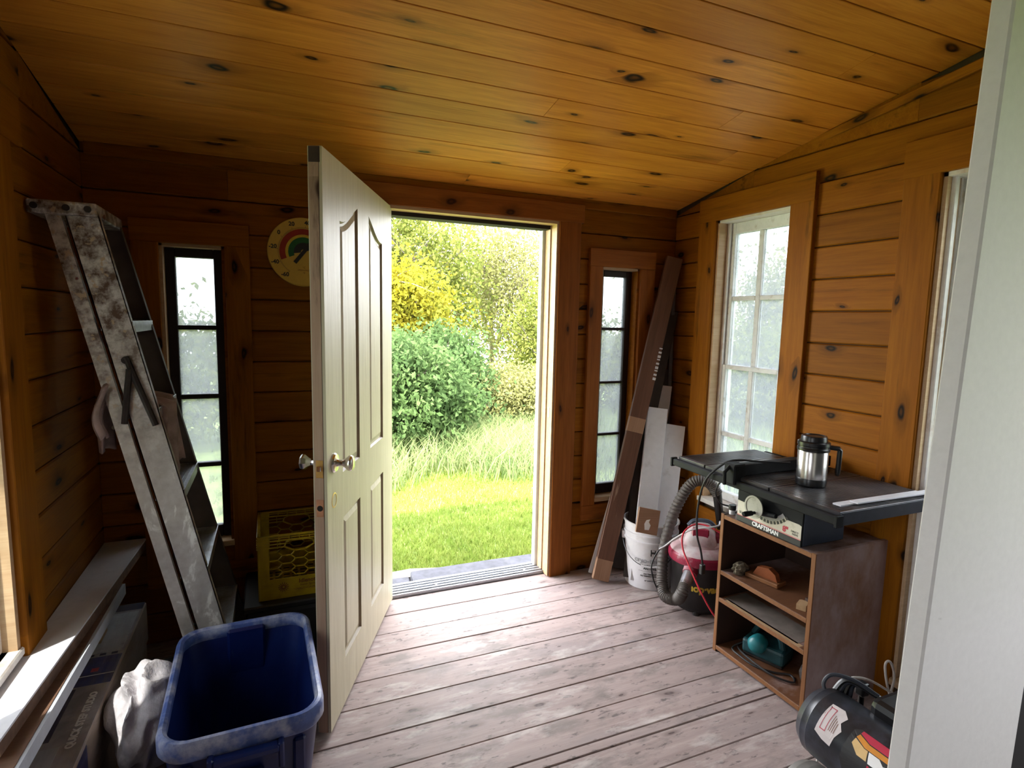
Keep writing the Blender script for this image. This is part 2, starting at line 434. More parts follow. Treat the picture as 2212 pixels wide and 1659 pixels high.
# ------------------------------------------------------------------ windows
def casing(par, name, p0, p1, wd, w, th=.022, mat=None): return plank(name, mat or m_trim, par, p0, p1, wd, w, th, .003)
def narrow_window(name, label, H, gx0, gx1, rows, cas, cmat):
    w = thing(name, label, 'window', kind='structure'); del w['category']
    x0, x1, z0, z1 = H; f = YB
    cl, cr, ct, cb = cas
    casing(w, 'casing_side', (x0-cl/2, f, cb), (x0-cl/2, f, z1), (-1, 0, 0), cl, mat=cmat)
    casing(w, 'casing_side', (x1+cr/2, f, cb), (x1+cr/2, f, z1), (-1, 0, 0), cr, mat=cmat)
    casing(w, 'casing_head', (x0-cl, f, z1+ct/2), (x1+cr, f, z1+ct/2), (0, 0, 1), ct, mat=cmat)
    casing(w, 'apron', (x0-cl, f, cb-.045), (x1+cr, f, cb-.045), (0, 0, 1), .09, .02, mat=cmat)
    # lining of the reveal
    y1 = YB+WT+.01
    MB().b(x0, x0+.012, f-.002, y1, z0, z1).obj('jamb_lining', m_jamb, w)
    MB().b(x1-.012, x1, f-.002, y1, z0, z1).obj('jamb_lining', m_trim, w)
    MB().b(x0, x1, f-.002, y1, z1-.012, z1).obj('head_lining', m_jamb, w)
    MB().b(x0-.01, x1+.01, f-.02, y1, z0-.02, z0+.006, .003).obj('sill', m_jamb, w)
    s = bpy.data.objects.new('sash', None); COL.objects.link(s); s.parent = w
    ya, yb_ = 2.862, 2.90
    MB().b(x0+.012, gx0, ya, yb_, z0+.006, z1-.012, .003).obj('sash_stile', m_sash_dark, s)
    MB().b(gx1, x1-.012, ya, yb_, z0+.006, z1-.012, .003).obj('sash_stile', m_sash_dark, s)
    MB().b(gx0, gx1, ya, yb_, rows[0][1], z1-.012, .003).obj('sash_rail', m_sash_dark, s)
    MB().b(gx0, gx1, ya, yb_, z0+.006, rows[-1][0], .003).obj('sash_rail', m_sash_dark, s)
    for (a, b), (c, d) in zip(rows, rows[1:]): MB().b(gx0, gx1, ya+.004, yb_, d, a, .002).obj('muntin', m_sash_dark, s)
    for a, b in rows: MB().b(gx0, gx1, 2.879, 2.883, a, b).obj('pane', m_pane, s)
    return w
ROWS1 = [(1.423, 1.717), (1.115, 1.403), (.80, 1.094), (.50, .78)]
narrow_window('window_1', 'narrow four pane window with dark sash behind the ladder', H_W1, -.375, -.227, ROWS1, (.10, .10, .095, .35), m_trim)
ROWS2 = [(1.443, 1.738), (1.124, 1.426), (.81, 1.11), (.50, .795)]
narrow_window('window_2', 'narrow four pane window with dark sash right of the doorway', H_W2, 1.787, 1.942, ROWS2, (.085, .10, .10, .40), m_trim_worn)

def right_window():
    w = thing('window_3', 'white eight pane window in the right wall above the saw', 'window', kind='structure'); del w['category']
    y0, y1, z0, z1 = H_W3; f = XR
    casing(w, 'casing_side', (f, y0-.0645, .40), (f, y0-.0645, z1), (0, 1, 0), .129)
    casing(w, 'casing_side', (f, y1+.0625, .40), (f, y1+.0625, z1), (0, 1, 0), .125)
    casing(w, 'casing_head', (f, y1+.125, z1+.0625), (f, y0-.129, z1+.0625), (0, 0, 1), .125, .024)
    casing(w, 'apron', (f, y1+.125, .40), (f, y0-.129, .40), (0, 0, 1), .1, .02)
    MB().b(f-.002, f+WT+.01, y0, y0+.012, z0, z1).obj('jamb_lining', m_jamb_white, w)
    MB().b(f-.002, f+.055, y1-.014, y1, z0, z1).obj('jamb_lining', m_jamb, w)
    MB().b(f+.055, f+WT+.01, y1-.02, y1, z0, z1).obj('jamb_lining', m_jamb_white, w)
    MB().b(f-.002, f+WT+.01, y0, y1, z1-.012, z1).obj('head_lining', m_jamb_white, w)
    MB().b(f-.03, f+WT+.01, y0-.01, y1+.01, z0-.022, z0+.004, .003).obj('sill', m_jamb_white, w)
    MB().b(f+.050, f+.066, y1-.035, y1-.02, z0, z1, .002).obj('stop_bead', m_jamb_white, w)
    ga = [(2.055, 2.212), (2.243, 2.402)]
    def sash(rows, xa, za, zb):
        s = bpy.data.objects.new('sash', None); COL.objects.link(s); s.parent = w
        xb = xa+.034
        MB().b(xa, xb, y0+.012, ga[0][0], za, zb, .003).obj('sash_stile', m_sash_white, s)
        MB().b(xa, xb, ga[1][1], y1-.02, za, zb, .003).obj('sash_stile', m_sash_white, s)
        MB().b(xa, xb, ga[0][0], ga[1][1], rows[0][1], zb, .003).obj('sash_rail', m_sash_white, s)
        MB().b(xa, xb, ga[0][0], ga[1][1], za, rows[-1][0], .003).obj('sash_rail', m_sash_white, s)
        MB().b(xa+.004, xb-.004, ga[0][1], ga[1][0], rows[-1][0], rows[0][1], .003).obj('muntin', m_sash_white, s)
        for g in ga:
            for (a, b), (c, d) in zip(rows, rows[1:]): MB().b(xa+.004, xb-.004, g[0], g[1], d, a, .003).obj('muntin', m_sash_white, s)
            for a, b in rows: MB().b(xa+.016, xa+.020, g[0], g[1], a, b).obj('pane', m_pane, s)
    sash([(1.628, 1.96), (1.257, 1.604)], 2.312, 1.237, 2.018)
    sash([(.885, 1.233), (.55, .86)], 2.30, .505, 1.256)
right_window()

w4 = thing('window_4', 'tall opening with pine casing beside the white partition', 'window', kind='structure'); del w4['category']
casing(w4, 'casing_side', (XR, 1.336+.066, 0.0), (XR, 1.336+.066, 2.035), (0, 1, 0), .132)
casing(w4, 'casing_head', (XR, 1.336+.134, 2.035+.068), (XR, .68, 2.035+.068), (0, 0, 1), .136, .024)
MB().b(XR-.004, XR+.02, 1.322, 1.336, .10, 2.035).obj('jamb_lining', m_jamb, w4)
MB().b(XR+.02, XR+.045, 1.308, 1.336, .10, 2.035, .003).obj('stop_bead', m_jamb_white, w4)
MB().b(XR+.045, XR+.07, 1.318, 1.336, .10, 2.035, .003).obj('stop_bead', m_jamb, w4)
MB().b(XR+.07, XR+WT+.03, 1.316, 1.336, .10, 2.035, .004).obj('stop_bead', m_jamb_white, w4)
MB().b(XR-.004, XR+WT+.03, .80, 1.336, 2.02, 2.035).obj('head_lining', m_jamb_white, w4)
MB().b(XR-.02, XR+WT+.03, .78, 1.35, .07, .10, .004).obj('sill', m_jamb, w4)
s4 = bpy.data.objects.new('sash', None); COL.objects.link(s4); s4.parent = w4
MB().b(XR+.09, XR+.125, 1.26, 1.316, .10, 2.02, .003).obj('sash_stile', m_sash_white, s4)
MB().b(XR+.09, XR+.125, .80, .86, .10, 2.02, .003).obj('sash_stile', m_sash_white, s4)
MB().b(XR+.09, XR+.125, .86, 1.26, 1.95, 2.02, .003).obj('sash_rail', m_sash_white, s4)
MB().b(XR+.09, XR+.125, .86, 1.26, .10, .22, .003).obj('sash_rail', m_sash_white, s4)
MB().b(XR+.105, XR+.109, .86, 1.26, .92, 1.95).obj('pane', m_pane_clear, s4)
MB().b(XR+.09, XR+.125, .86, 1.26, .84, .92, .003).obj('sash_rail', m_sash_white, s4)
MB().b(XR+.098, XR+.118, .86, 1.26, .22, .84, .003).obj('lower_panel', m_sash_white, s4)

w5 = thing('window_5', 'sunlit window with pine casing at the left edge of the photo', 'window', kind='structure'); del w5['category']
casing(w5, 'casing_side', (XL, 1.92+.0725, .50), (XL, 1.92+.0725, 1.945), (0, -1, 0), .145, .022)
casing(w5, 'casing_head', (XL, 1.275, 1.945+.07), (XL, 2.14, 1.945+.07), (0, 0, 1), .14, .024)
casing(w5, 'casing_side', (XL, 1.42-.0725, .50), (XL, 1.42-.0725, 1.945), (0, -1, 0), .145, .022)
MB().b(XL-.03, XL+.004, 1.90, 1.92, .53, 1.945).obj('jamb_lining', m_jamb, w5)
MB().b(XL-.055, XL-.03, 1.885, 1.92, .53, 1.945, .003).obj('stop_bead', m_jamb_white, w5)
MB().b(XL-WT-.02, XL-.055, 1.90, 1.92, .53, 1.945).obj('jamb_lining', m_jamb, w5)
MB().b(XL-WT-.02, XL+.004, 1.42, 1.44, .53, 1.945).obj('jamb_lining', m_jamb, w5)
MB().b(XL-WT-.02, XL+.004, 1.42, 1.92, 1.93, 1.945).obj('head_lining', m_jamb, w5)
MB().b(XL-WT-.05, XL+.012, 1.40, 1.94, .505, .53, .004).obj('sill', m_jamb_white, w5)
s5 = bpy.data.objects.new('sash', None); COL.objects.link(s5); s5.parent = w5
MB().b(XL-.115, XL-.08, 1.85, 1.90, .53, 1.93, .003).obj('sash_stile', m_sash_white, s5)
MB().b(XL-.115, XL-.08, 1.44, 1.48, .53, 1.93, .003).obj('sash_stile', m_sash_white, s5)
MB().b(XL-.115, XL-.08, 1.48, 1.85, 1.87, 1.93, .003).obj('sash_rail', m_sash_white, s5)
MB().b(XL-.115, XL-.08, 1.48, 1.85, .53, .60, .003).obj('sash_rail', m_sash_white, s5)
MB().b(XL-.11, XL-.085, 1.48, 1.85, 1.22, 1.245, .003).obj('muntin', m_sash_white, s5)
MB().b(XL-.10, XL-.096, 1.48, 1.85, 1.245, 1.87).obj('pane', m_pane_clear, s5)
MB().b(XL-.10, XL-.096, 1.48, 1.85, .60, 1.22).obj('pane', m_pane_clear, s5)

# eaves: roof past the walls, unseen left overhang sized to limit the sun
roof = MB()
roof.face([(XL-.60, YB+.55, cz(YB+.55)+.13), (XR+.45, YB+.55, cz(YB+.55)+.13), (XR+.45, _y0, cz(_y0)+.13), (XL-.60, _y0, cz(_y0)+.13)])
roof.face([(XL-.60, YB+.55, cz(YB+.55)+.21), (XR+.45, YB+.55, cz(YB+.55)+.21), (XR+.45, _y0, cz(_y0)+.21), (XL-.60, _y0, cz(_y0)+.21)])
roof.b(XL-.60, XR+.45, YB+.53, YB+.55, cz(YB+.55)+.02, cz(YB+.55)+.21)
roof.b(XL-.62, XL-.60, _y0, YB+.55, cz(YB)+.0, cz(_y0)+.2)
rf_ = roof.obj('roof', m_sheath); tag(rf_, 'roof overhang above the doorway', kind='structure')
MB().b(1.14, 1.22, 3.26, 3.34, 2.045, 2.30, .004).obj('gutter_bracket', plain('gutter_grey', (.10, .12, .13), .6), rf_)

# ------------------------------------------------------------------ door frame, threshold, door
m_ext_trim = plain('grey_white_weatherboard', (.66, .70, .70), .5, var=.05)
df = thing('door_frame', 'pine framed doorway with aluminium threshold', 'door frame', kind='structure'); df.name = 'trim_4'; del df['category']
casing(df, 'casing_side', (1.45+.0675, YB, 0), (1.45+.0675, YB, 2.01), (-1, 0, 0), .135, .024, m_trim_worn)
casing(df, 'casing_side', (.50-.06, YB, 0), (.50-.06, YB, 2.01), (-1, 0, 0), .12, .012, m_trim_worn)
casing(df, 'casing_head', (.38, YB, 2.06), (1.60, YB, 2.06), (0, 0, 1), .10, .026, m_trim_worn)
MB().b(1.437, 1.452, YB-.016, YB+.05, 0.005, 2.01).obj('jamb_lining', m_jamb, df)
MB().b(1.43, 1.45, YB+.05, YB+WT-.02, 0.005, 2.01).obj('jamb_lining', m_jamb, df)
MB().b(1.412, 1.45, YB+WT-.02, YB+WT+.02, 0.005, 2.01, .003).obj('weather_strip', m_ext_trim, df)
MB().b(1.425, 1.55, YB+WT, YB+WT+.022, -.15, 2.08, .003).obj('outside_casing', m_ext_trim, df)
MB().b(.50, .515, YB-.016, YB+WT, 0.005, 2.01).obj('jamb_lining', m_jamb, df)
MB().b(.515, 1.437, YB-.018, YB+WT, 1.995, 2.01).obj('head_lining', m_jamb, df)
MB().b(.515, 1.43, YB+.05, YB+WT, 1.975, 1.995).obj('head_stop', m_dark, df)
MB().b(1.4355, 1.4375, YB+.008, YB+.034, .93, .99, .0005).obj('strike_plate', plain('strike_steel', (.45, .44, .42), .35, 1), df)
th = MB(); 
th.b(.50, 1.437, YB+.035, YB+WT+.035, -.03, .018)
for q in range(4): th.b(.50, 1.437, YB+.05+q*.028, YB+.062+q*.028, .018, .024, .001)
th.obj('threshold', m_alu_sill, df)
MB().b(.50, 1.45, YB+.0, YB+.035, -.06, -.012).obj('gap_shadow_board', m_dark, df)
for x in (.80, 1.33): MB().cyl((x, YB+.07, .017), (x, YB+.07, .0255), .006, seg=10).obj('screw', plain('screw_steel', (.35, .33, .3), .4, 1), df)

m_door = wood('door_skin', (.62, .57, .42), (.47, .42, .29), .45, knots=0., var=0., gs=1.3, bump=.5)
m_door_edge = wood('door_edge', (.50, .36, .26), (.35, .22, .15), .6, knots=.05, var=0., wear=[((.12, .07, .05), (3, 20, 20), .62, .75)])
m_door_rubber = plain('door_seal', (.06, .04, .035), .8)
m_chrome = plain('brushed_nickel', (.66, .62, .58), .22, 1., var=.04)
m_brass = plain('brass', (.78, .53, .20), .35, 1., var=.08)
m_copper = plain('old_bronze', (.55, .27, .16), .5, .8, var=.15)
DA = Vector((.548, 2.812, .02)); DL = .964; DH = 1.985; DT = .046
door = thing('door_1', 'pale cream moulded door standing open into the room', 'door', kind='structure',
             M=axes((-.4026, -.9154, 0), (.9154, -.4026, 0), (0, 0, 1), DA)); del door['category']
S0, S1, S2, S3 = .19, .415, .575, .795      # panel edges along the door (from hinge)
def vert_wood(m, name, mat, par, label=None):
    """turn so that the grain (local x) runs up the door"""
    Mx = axes((0, 0, 1), (0, 1, 0), (-1, 0, 0), (0, 0, 0))
    bmesh.ops.transform(m.bm, matrix=Mx.inverted(), verts=m.bm.verts)
    return m.obj(name, mat, par, M=Mx)
m = MB(); m.b(0, DL-.006, -DT+.004, -.010, 0, DH); vert_wood(m, 'slab', m_door, door)
m = MB(); m.b(DL-.006, DL, -DT+.003, -.012, 0, DH); vert_wood(m, 'edge_strip', m_door_edge, door)
m = MB(); m.b(DL-.008, DL-.002, -.012, -.004, 0, DH); m.obj('edge_seal', m_door_rubber, door)
m = MB(); m.b(0, DL, -DT, -DT+.004, 0, DH, .001); vert_wood(m, 'inner_skin', m_door, door)
Mf = axes((1, 0, 0), (0, 0, 1), (0, -1, 0), (0, 0, 0))   # polygon (s,z) extruded along -n
def arch(s, sc=.495, half=.305, z_lo=1.785, z_hi=1.885):
    u = min(1, abs(s-sc)/half); return z_lo+(z_hi-z_lo)*(.5+.5*math.cos(PI*min(1, u*1.05)))
fr = MB()
def poly(ps): fr.prism(ps, 0, .010, M=Mf)
poly([(0, 0), (S0, 0), (S0, DH), (0, DH)]); poly([(S3, 0), (DL, 0), (DL, DH), (S3, DH)])
poly([(S1, 0), (S2, 0), (S2, DH), (S1, DH)])
for a, b in ((S0, S1), (S2, S3)):
    poly([(a, 0), (b, 0), (b, .175), (a, .175)]); poly([(a, .73), (b, .73), (b, .895), (a, .895)])
    n = 10; xs_ = [a+(b-a)*i/n for i in range(n+1)]
    for p_, q_ in zip(xs_, xs_[1:]): poly([(p_, arch(p_)), (q_, arch(q_)), (q_, DH), (p_, DH)])
vert_wood(fr, 'face_frame', m_door, door)
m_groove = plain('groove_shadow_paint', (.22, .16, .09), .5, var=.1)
def raised_panel(a, b, z0, ztop):
    p = MB(); n = 10
    def ring(o, y):
        pts = [(a+o, z0+o), (b-o, z0+o)]
        xs = [b-o-(b-a-2*o)*i/n for i in range(n+1)]
        pts += [(x, ztop(x)-o) for x in xs]
        return p._v([(s, -y, z) for s, z in pts])
    r0, r1, r2, r3 = ring(0.0, .0008), ring(.007, .0096), ring(.016, .0096), ring(.034, .0025)
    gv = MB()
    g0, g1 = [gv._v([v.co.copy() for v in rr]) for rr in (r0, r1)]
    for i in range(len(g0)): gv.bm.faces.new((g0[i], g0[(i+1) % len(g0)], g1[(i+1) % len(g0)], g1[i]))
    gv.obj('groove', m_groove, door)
    for A_, B_ in ((r1, r2), (r2, r3)):
        k = len(A_)
        for i in range(k): p.bm.faces.new((A_[i], A_[(i+1) % k], B_[(i+1) % k], B_[i]))
    p.bm.faces.new(r3)
    vert_wood(p, 'panel', m_door, door)
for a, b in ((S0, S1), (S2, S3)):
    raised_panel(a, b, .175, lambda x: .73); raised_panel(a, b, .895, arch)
# knobs and lock hardware
def knob(side):
    k = MB(); s = 1 if side > 0 else -1; y0 = 0 if side > 0 else -DT
    Mk = axes((1, 0, 0), (0, 0, 1) if s < 0 else (0, 0, -1), (0, s, 0), (.895, y0, .955))
    k.lathe([(0, 0), (.034, 0), (.034, .004), (.030, .010), (.014, .013), (.011, .020), (.011, .032), (.016, .040), (.026, .052), (.0275, .060), (.025, .066), (.018, .069), (0, .070)], 24 if side > 0 else 8, Mk)
    k.obj('knob', m_chrome, door, smooth=30, label='nickel door knob')
knob(1); knob(-1)
lp = MB(); lp.b(DL, DL+.0012, -.037, -.013, .95-.03, .95+.03, .0004); lpo = lp.obj('latch_plate', m_brass, door)
MB().b(DL, DL+.010, -.032, -.018, .943, .961, .002).obj('latch', m_chrome, lpo)
lp = MB(); lp.b(DL, DL+.0012, -.037, -.013, .815-.03, .815+.03, .0004); dpo = lp.obj('deadbolt_plate', m_copper, door)
MB().cyl((DL-.004, -.025, .815), (DL+.0018, -.025, .815), .010, seg=16).obj('bolt_hole', m_dark, dpo)
bo = MB(); bo.lathe([(.027, .0005), (.0225, .0012), (.022, -.006), (0, -.0065)], 24, axes((1, 0, 0), (0, 0, -1), (0, 1, 0), (.895, 0, .822)))
bo.obj('lock_bore', m_brass, door, smooth=30)
for z in (.25, 1.0, 1.75):
    MB().cyl((-.004, -DT-.004, z-.045), (-.004, -DT-.004, z+.045), .006, seg=10).obj('hinge', m_copper, door)
MB().b(DL-.012, DL+.001, -DT+.002, -.006, DH-.05, DH, .002).obj('corner_cap', m_door_rubber, door)

# ------------------------------------------------------------------ white partition next to the camera, house room behind
wf = MB()
Msh = Matrix(((1, 0, .045, 1.05), (0, 1, 0, 0), (0, 0, 1, 0), (0, 0, 0, 1)))   # the partition edge leans a little
wf.b(0, .37, .60, .637, -.02, 2.6, .004, M=Msh)
tag(wf.obj('wall_front', m_white_wall), 'white partition end standing close on the right', kind='structure')
w2 = MB()
w2.b(1.42, 2.40, .637, .72, -.02, 2.75); w2.b(-.9, -.45, .60, .72, -.02, 2.75); w2.b(-.45, 1.42, .64, .72, 2.32, 2.75)
tag(w2.obj('wall_partition', m_dark_panel), 'dark partition between the porch and the house', kind='structure')
hs = MB()
[hs.b(-1.7, -1.6, a, b, c, d) for a, b, c, d in cells(-2.8, .62, -.05, 2.6, [(-.2, .4, .9, 1.9)])]; [hs.b(2.5, 2.6, a, b, c, d) for a, b, c, d in cells(-2.8, .62, -.05, 2.6, [(-.75, .05, .8, 1.9)])]; hs.b(-1.7, 2.6, -2.8, .62, 2.6, 2.7); hs.b(-1.7, -.9, .58, .62, -.05, 2.6)  # both side openings are unseen windows added to light the white partition
hs.b(-1.7, 2.6, -2.85, -2.75, -.05, 2.6)
tag(hs.obj('wall_house', m_house), 'plain room behind the camera', kind='structure')
MB().b(-2.5, 2.5, -2.8, .60, -.03, -.001).obj('floor_house', m_floor).__setitem__('kind', 'structure')
bpy.data.objects['floor_house']['label'] = 'plank floor of the room behind the camera'
# ------------------------------------------------------------------ garden
GZ = -.15
def leaf_mat(name, a, b, c=None):
    t = NT(name); v = t.coord(); n = t.noise(v, 2.2, 3); n2 = t.noise(v, 23, 2)
    col = t.mix(t.rng(n, .35, .65), a, b)
    col = t.mix(t.rng(n2, .35, .7, 0, .6), col, c or tuple(min(1, q*1.35) for q in b))
    d = t.add('ShaderNodeBsdfDiffuse'); t.put(d.inputs[0], col)
    l = t.add('ShaderNodeBsdfTranslucent'); t.put(l.inputs[0], col)
    mx = t.add('ShaderNodeMixShader'); mx.inputs[0].default_value = .45
    t.put(mx.inputs[1], d.outputs[0]); t.put(mx.inputs[2], l.outputs[0]); t.put(t.out.inputs['Surface'], mx.outputs[0])
    return t.m
m_leaf_green = leaf_mat('leaf_green', (.040, .080, .026), (.080, .135, .042), (.130, .185, .080))
m_leaf_yellow = leaf_mat('leaf_yellow', (.100, .125, .018), (.300, .245, .016), (.225, .205, .036))
m_leaf_lime = leaf_mat('leaf_lime', (.080, .120, .024), (.145, .175, .038), (.230, .220, .060))
m_leaf_pale = leaf_mat('leaf_pale', (.137, .151, .050), (.202, .209, .072), (.288, .266, .122))
m_bark = plain('bark', (.16, .14, .11), .9, var=.3, scale=20)
m_grass = leaf_mat('grass_blades', (.145, .225, .036), (.225, .295, .056), (.30, .31, .10))
m_grass_tall = leaf_mat('tall_grass_blades', (.130, .202, .065), (.216, .274, .108), (.288, .310, .158))
m_soil = plain('lawn_soil', (.20, .27, .07), .95, var=.35, scale=4, dirt=(.30, .34, .12), dirt_scale=2.5)
m_slate = plain('slate', (.045, .045, .060), .8, var=.3, scale=25, dirt=(.085, .085, .10), dirt_scale=8, bump=.4)
m_pale_stone = plain('pale_stone', (.12, .11, .105), .85, var=.15, scale=18, dirt=(.10, .085, .06), dirt_scale=7, bump=.4)

g = MB(); g.grid(lambda u, v: (-16+44*u, -14+44*v, GZ-.01 + (0 if (-16+44*u) < 30 and (-14+44*v) < 8 else -.04*((-14+44*v)-8))), 45, 45)
tag(g.obj('ground', m_soil, smooth=True), 'mown lawn ground outside the doorway', kind='structure')

def raw_mesh(name, verts, faces_per, nv):
    """verts (N*nv,3); faces_per: list of tuples of local indices"""
    N = len(verts)//nv
    me = bpy.data.meshes.new(name)
    me.vertices.add(len(verts)); me.vertices.foreach_set('co', np.ascontiguousarray(verts, dtype=np.float32).ravel())
    sizes = [len(f) for f in faces_per]; tot = sum(sizes)
    loc = np.concatenate([np.array(f) for f in faces_per])
    idx = (np.arange(N)[:, None]*nv+loc[None, :]).ravel()
    me.loops.add(len(idx)); me.loops.foreach_set('vertex_index', idx.astype(np.int32))
    st = np.concatenate([[0], np.cumsum(sizes)[:-1]])
    starts = (np.arange(N)[:, None]*tot+st[None, :]).ravel()
    me.polygons.add(N*len(sizes)); me.polygons.foreach_set('loop_start', starts.astype(np.int32))
    me.update(calc_edges=True); me.validate()
    return me
def blades(name, xs, ys, h0, h1, w, lean, rng, curve=True):
    N = len(xs); a = rng.uniform(0, 2*PI, N); h = rng.uniform(h0, h1, N); b = rng.uniform(0, 2*PI, N); L = h*rng.uniform(.2, 1, N)*lean
    dx, dy = np.cos(a)*w/2, np.sin(a)*w/2; lx, ly = np.cos(b)*L, np.sin(b)*L
    z = np.full(N, GZ-.01)
    P = np.stack([np.stack([xs-dx, ys-dy, z], 1), np.stack([xs+dx, ys+dy, z], 1),
                  np.stack([xs+dx*.8+lx*.35, ys+dy*.8+ly*.35, z+h*.6], 1), np.stack([xs-dx*.8+lx*.35, ys-dy*.8+ly*.35, z+h*.6], 1),
                  np.stack([xs+lx, ys+ly, z+h], 1)], 1).reshape(-1, 3)
    return raw_mesh(name, P, [(0, 1, 2, 3), (3, 2, 4)], 5)
rg = np.random.default_rng(5)
N = 52000
yy = 3.20+4.6*rg.random(N)**1.25; xx = (.12+.13*yy)+rg.random(N)*(.42*yy+.2)
tag(link('lawn_grass', blades('lawn_grass', xx, yy, .03, .075, .006, .9, rg), m_grass), 'short bright green lawn grass beyond the threshold', 'grass', kind='stuff')
N = 14000
yy = 5.0+2.4*rg.random(N); xx = (.1+.10*yy)+rg.random(N)*(.5*yy+.3)
hh = np.clip((yy-4.9+.35*np.sin(xx*3.1)), 0, 1)
keep = rg.random(N) < hh
tag(link('tall_grass', blades('tall_grass', xx[keep], yy[keep], .16, .46, .011, 1.0, rg), m_grass_tall), 'tall pale green grass at the edge of the lawn', 'grass', kind='stuff')
N = 12000
yy = 1.0+6.5*rg.random(N); xx = 2.7+6*rg.random(N)
tag(link('side_grass', blades('side_grass', xx, yy, .08, .3, .014, .8, rg), m_grass_tall), 'pale green grass outside the right hand window', 'grass', kind='stuff')

def tree(name, label, loc, crown, rx, ry, rz, nleaf, ls, mat, seed, tr=.05, nb=9, clump=.16, group=None, cat='tree', fill=.45):
    nleaf = int(nleaf*2.4); ls = ls*.60
    rn = random.Random(seed); rg_ = np.random.default_rng(seed)
    t = thing(name, label, cat, loc=loc, group=group)
    c = Vector((0, 0, crown)); m = MB(); ends = []
    top = c+Vector((rn.uniform(-.1, .1)*rx, rn.uniform(-.1, .1)*ry, rz*.5))
    trunk = bez([(0, 0, 0), (rn.uniform(-.1, .1)*rx, 0, crown*.4), c, top], 10)
    m.tube(trunk, [tr*(1-.075*i) for i in range(len(trunk))], 7)
    for k in range(nb):
        th_ = 2*PI*(k+rn.random()*.7)/nb; ph = rn.uniform(-.5, 1.0)
        e = c+Vector((rx*math.cos(th_)*math.cos(ph), ry*math.sin(th_)*math.cos(ph), rz*math.sin(ph)))*rn.uniform(.7, 1.0)
        s = trunk[rn.randint(3, 8)]
        br = bez([s, s.lerp(e, .5)+Vector((rn.uniform(-.1, .1), rn.uniform(-.1, .1), .08))*rx, e], 6)
        m.tube(br, [tr*.5*(1-.14*i) for i in range(len(br))], 5); ends += br[2:]
        for q in range(4):
            s2 = br[rn.randint(2, 5)]; e2 = s2+Vector((rn.gauss(0, .35)*rx, rn.gauss(0, .35)*ry, rn.gauss(.1, .3)*rz))
            tw = bez([s2, s2.lerp(e2, .5)+Vector((0, 0, .04)), e2], 4)
            m.tube(tw, [tr*.16*(1-.2*i) for i in range(len(tw))], 4); ends += tw[1:]
    m.obj('trunk', m_bark, t, smooth=60)
    E_ = np.array([tuple(e) for e in ends]); pick = rg_.integers(0, len(E_), nleaf)
    P = E_[pick]+rg_.normal(0, clump, (nleaf, 3))*np.array([rx, ry, rz])
    nf = int(nleaf*fill); u = rg_.normal(0, 1, (nf, 3)); u /= np.linalg.norm(u, axis=1)[:, None]
    rr = (.55+.45*rg_.random(nf))[:, None]*(1+.16*np.sin(u[:, :1]*7+seed)*np.cos(u[:, 2:]*6))
    P[:nf] = np.array([0, 0, crown])+u*rr*np.array([rx, ry, rz])
    P = P[P[:, 2] > .04]; n = len(P)
    a = rg_.normal(0, 1, (n, 3)); a[:, 2] -= .5; a /= np.linalg.norm(a, axis=1)[:, None]
    b = np.cross(a, rg_.normal(0, 1, (n, 3))); b /= np.linalg.norm(b, axis=1)[:, None]; nn = np.cross(a, b)
    L = (ls*rg_.uniform(.6, 1.3, n))[:, None]
    V = np.stack([P, P+a*L*.45+b*L*.26+nn*L*.06, P+a*L, P+a*L*.45-b*L*.26+nn*L*.06], 1).reshape(-1, 3)
    f = link('foliage', raw_mesh('foliage', V, [(0, 1, 2), (0, 2, 3)], 4), mat, t); f['kind'] = 'stuff'
    return t
BG = 'trees and shrubs beyond the lawn'
tree('dense_shrub', 'dense dark green shrub at the left edge of the lawn', (1.35, 6.6, GZ), .62, .95, .8, .80, 9000, .13, m_leaf_green, 1, .05, 14, .2, BG, 'shrub', .7)
tree('dense_shrub', 'mid green shrub right behind the dense dark one', (2.15, 7.6, GZ), .75, .75, .7, .75, 6000, .12, m_leaf_green, 2, .04, 10, .2, BG, 'shrub', .6)
tree('yellow_tree', 'golden yellow tree rising above the green shrub', (1.55, 8.6, GZ), 1.65, 1.05, .9, .85, 9000, .13, m_leaf_yellow, 3, .06, 11, .2, BG, 'tree', .55)
tree('lime_tree', 'yellow green tree filling the left of the doorway', (2.1, 9.8, GZ), 2.2, 1.6, 1.0, 1.75, 8000, .14, m_leaf_lime, 4, .07, 12, .2, BG, 'tree', .5)
tree('bare_tree', 'sparse tree with bare grey branches against white sky', (4.15, 11.0, GZ), 2.3, 1.15, 1.0, 1.5, 1500, .12, m_leaf_pale, 5, .075, 15, .22, BG, 'tree', .2)
tree('pale_tree', 'pale yellow green tree behind the lawn on the right', (4.6, 10.4, GZ), 1.9, 1.4, .9, 2.0, 6000, .12, m_leaf_pale, 6, .05, 12, .22, BG, 'tree', .5)
tree('pale_shrub', 'light green bush at the right end of the tall grass', (3.35, 7.5, GZ), .45, .85, .6, .52, 5000, .10, m_leaf_pale, 7, .03, 10, .22, BG, 'shrub', .5)
tree('pale_tree', 'thin pale tree high behind the bare branches', (4.0, 12.6, GZ), 2.9, 1.9, 1.1, 1.7, 4600, .13, m_leaf_pale, 8, .06, 12, .25, BG, 'tree', .4)
tree('lime_tree', 'lime green young tree between bush and doorpost', (4.6, 9.0, GZ), 1.25, .9, .8, 1.25, 4500, .12, m_leaf_lime, 13, .045, 10, .22, BG, 'tree', .45)
tree('garden_bush', 'green bush outside the window behind the ladder', (-1.15, 8.0, GZ), .8, 1.0, .8, .9, 4500, .14, m_leaf_lime, 9, .05, 9, .22, BG, 'shrub', .5)
